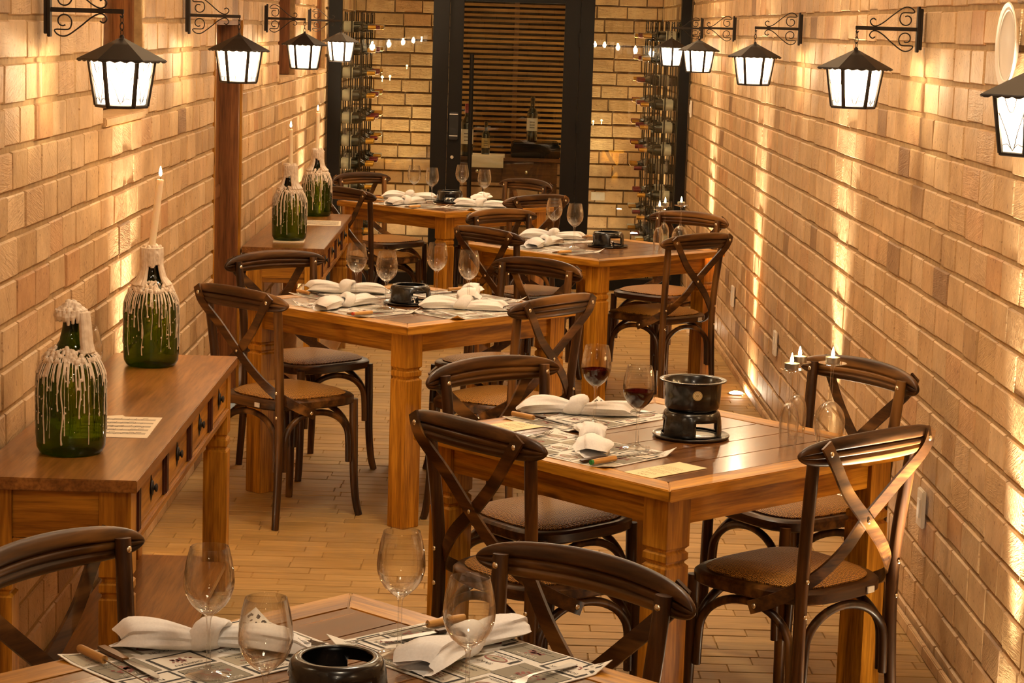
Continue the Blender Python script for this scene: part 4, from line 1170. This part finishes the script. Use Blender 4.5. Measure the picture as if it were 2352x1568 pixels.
for x, y, nm in UP:
    place(upl, (x, y, .001), 0, 'round recessed floor light %s' % nm, 'recessed floor uplights')
    s = 1 if x > 0 else -1
    o = light('uplight_beam', 'SPOT', (x, y, .022), UE, (1, .85, .62), spot_size=rad(44), spot_blend=.9, shadow_soft_size=.02)
    o.rotation_euler = (PI, -s*rad(9.5), 0)

# ------------------------------------------------------------------ cellar behind the glass
def make_wine(fc, lab):
    """lies along +x, base at origin, neck away from the wall"""
    t = empty('wine_bottle', label='x', cat='wine bottle'); Mx_ = Matrix.Rotation(PI/2, 3, 'Y'); m = MB()
    m.lathe([(.030, 0), (.037, .004), (.0375, .18), (.034, .20), (.018, .222), (.0145, .235), (.0145, .29)], 'bottle_dark', 20, M=Mx_); m.obj('glass_body', t, 50)
    m = MB(); m.lathe([(.0160, .243), (.0160, .297), (.0150, .3005)], fc, 16, M=Mx_); m.obj('foil_cap', t, 50)
    m = MB(); m.lathe([(.0380, .070), (.0380, .142)], lab, 20, capb=False, capt=False, M=Mx_); m.obj('paper_label', t, 50)
    return proto(t)
WB = [make_wine('foil_orange', 'label_white'), make_wine('foil_red', 'label_white'), make_wine('foil_white', 'label_gold')]
rgw = random.Random(12)
FN = ['orange', 'red', 'silver']
for sd, wx, sx in (('left', XL+.013, 1), ('right', XR-.013, -1)):
    e = empty('wine_rack', (0, 0, 0), 0, 'tall black metal wine rack behind the %s glass pane' % sd, 'wine rack')
    cols = [15.62, 16.12, 16.62]
    for yc in cols:
        for q in (.05, .135, .21):
            for dy in (-.10, .10):
                m = MB(); m.tube([(wx+sx*q, yc+dy, .001), (wx+sx*q, yc+dy, 1.90)], .005, 'rack_metal', 6, 1); m.obj('upright', e)
        for q in (.05, .21):
            m = MB(); m.tube([(wx+sx*q, yc-.10, 1.89), (wx+sx*q, yc+.10, 1.89)], .005, 'rack_metal', 6, 1); m.obj('top_bar', e)
    for ci, yc in enumerate(cols):
        for r in range(11):
            z = .16+r*.163
            if sd == 'right' and rgw.random() < .12: continue
            m = None
            for k, dy in enumerate((-.05, .05)):
                kind = (0, 1, 0)[ci] if k == 0 else rgw.choice((1, 2, 0))
                if k == 1 and rgw.random() < .3: continue
                b = place(WB[kind], (wx+sx*.004, yc+dy, z+k*.004), 0 if sx > 0 else PI, 'wine bottle with %s foil lying in the rack behind the %s pane' % (FN[kind], sd), '%s foil bottles in the %s rack' % (FN[kind], sd))
            if True:
                m = MB()
                for q in (.05, .21): m.tube([(wx+sx*q, yc-.10, z-.043 if q < .1 else z-.037), (wx+sx*q, yc+.10, z-.043 if q < .1 else z-.037)], .004, 'rack_metal', 6, 1)
                m.obj('shelf_bars', e)
# slatted timber screen and cabinet seen through the door
m = MB(); y0 = YB-.10
for k in range(33):
    z = .80+k*.0425; m.bbox((-.36, y0, z), (.60, y0+.014, z+.023), 'slat_wood')
sc = empty('slatted_screen', (0, 0, 0), 0, 'slatted timber screen seen through the glass door', 'screen')
m.obj('slats', sc)
for x in (-.34, .12, .58):
    m = MB(); m.bbox((x-.02, y0+.0185, .0), (x+.02, y0+.05, 2.2), 'cellar_wood'); m.obj('upright', sc)
m = MB(); m.bbox((-.36, y0+.052, .72), (.60, y0+.062, 2.2), 'black_steel'); m.obj('backing', sc)
CY0, CY1 = 17.05, 17.60
e = empty('cellar_cabinet', (0, 0, 0), 0, 'wooden cabinet with drawers behind the glass door', 'cabinet')
m = MB(); m.bbox((-.40, CY0-.02, .775), (.50, CY1, .80), 'cellar_wood'); m.obj('cabinet_top', e, bevel=.003)
m = MB(); m.bbox((-.37, CY0+.02, .60), (.47, CY1-.02, .774), 'cellar_wood'); m.obj('carcass', e, bevel=.003)
for x0 in (-.355, .035):
    m = MB(); m.bbox((x0, CY0+.003, .62), (x0+.38, CY0+.019, .755), 'cellar_wood'); dd = m.obj('drawer', e, bevel=.003)
    m = MB(); m.lathe([(.006, 0), (.012, .01), (.014, .018), (.008, .022)], 'brass', 14, (x0+.19, CY0+.003, .69), M=Matrix.Rotation(PI/2, 3, 'X')); m.obj('knob', dd, 50)
for x in (-.345, .445):
    for yy in (CY0+.04, CY1-.05):
        m = MB(); m.bbox((x-.025, yy-.025, .001), (x+.025, yy+.025, .599), 'cellar_wood'); m.obj('leg', e, bevel=.003)
def standing(nm, x, y, z, s, lab, fc, label):
    e = empty('wine_bottle', (x, y, z), 0, label, 'wine bottle'); m = MB(); k = s
    m.lathe([(.034*k, 0), (.0385*k, .004), (.0385*k, .19*k), (.034*k, .212*k), (.018*k, .236*k), (.0148*k, .25*k), (.0148*k, .30*k), (.0165*k, .302*k), (.0165*k, .315*k)], 'bottle_dark', 24); m.obj('glass_body', e, 50)
    m = MB(); m.lathe([(.0158*k, .262*k), (.0170*k, .318*k), (.0005, .319*k)], fc, 16); m.obj('foil_cap', e, 50)
    m = MB(); m.lathe([(.0391*k, .075*k), (.0391*k, .165*k)], lab, 24, capb=False, capt=False); m.obj('paper_label', e, 50)
    m = MB()
    for q in (.095, .115, .135): m.bbox((-.018*k, -.0396*k, q*k), (.018*k, -.0388*k, q*k+.005*k), 'ink')
    m.obj('label_print', e)
standing('b', .262, 17.30, .925, 1.12, 'label_white', 'bottle_dark', 'dark bottle with white label standing on the tray behind the door')
standing('b', -.105, 17.25, .80, .86, 'label_gold', 'bottle_dark', 'small bottle with a golden label behind the door')
standing('b', -.255, 17.15, .80, 1.3, 'label_white', 'foil_red', 'big bottle with red foil, left behind the door')
m = MB(); m.bbox((.10, 17.12, .8005), (.49, 17.48, .90), 'black_steel'); m.bbox((.11, 17.13, .9005), (.48, 17.47, .924), 'enamel')
tag(m.obj('dark_tray', None, bevel=.01), 'dark box tray on the cellar cabinet', 'tray')
m = MB(); m.bbox((-.24, 17.04, .8005), (.05, 17.40, .812), 'paper'); m.bbox((-.24, 17.026, .72), (.04, 17.029, .806), 'paper')
tag(m.obj('folded_paper', None, bevel=.001), 'folded paper cloth hanging over the cabinet edge', 'cloth')
for x, y, l in ((-.80, 17.72, 'left'), (.80, 17.72, 'right')):
    place(upl, (x, y, .001), 0, 'round recessed floor light at the cellar back wall, %s' % l, 'recessed floor uplights')
    o = light('uplight_beam', 'SPOT', (x, y, .022), 130., (1, .80, .48), spot_size=rad(100), spot_blend=.7, shadow_soft_size=.02)
    o.rotation_euler = (PI+rad(20), 0, 0)
CE = 11.
def make_fill():  # overhead discs added out of view as fill light for the room
    t = empty('fill_light', label='x', cat='fill light'); m = MB()
    m.lathe([(.20, 0), (.20, -.04), (.185, -.045), (.18, -.03), (.18, 0)], 'iron', 32, capb=False, capt=False); m.obj('rim', t, 40)
    m = MB(); m.lathe([(.179, -.02), (.0005, -.02)], 'diffuser', 32, capb=False, capt=False); m.obj('diffuser', t); return proto(t)
dl = make_fill()
for k, y in enumerate((-2.4, -.1, 2.2, 4.5, 6.8, 9.1, 11.4, 13.7, 16.3)):
    place(dl, (.05, y, ZM), 0, 'added round fill light overhead, out of view', 'added overhead fill lights')
    o = light('fill_glow', 'AREA', (.05, y, ZM-.05), CE*(.25 if k == 8 else 1), (1, .80, .56), shape='DISK', size=.36)

# ------------------------------------------------------------------ world and view
w = bpy.data.worlds.new('world'); S.world = w; w.use_nodes = True
bg = w.node_tree.nodes['Background']; bg.inputs['Color'].default_value = (1, .78, .52, 1); bg.inputs['Strength'].default_value = .18
S.view_settings.view_transform = 'Standard'; S.view_settings.look = 'None'; S.view_settings.exposure = .58; S.view_settings.gamma = 1.
S.view_settings.use_curve_mapping = False
S.cycles.use_denoising = True
S.cycles.max_bounces = 10; S.cycles.transparent_max_bounces = 24; S.cycles.sample_clamp_indirect = 6.; S.cycles.caustics_reflective = False; S.cycles.caustics_refractive = False
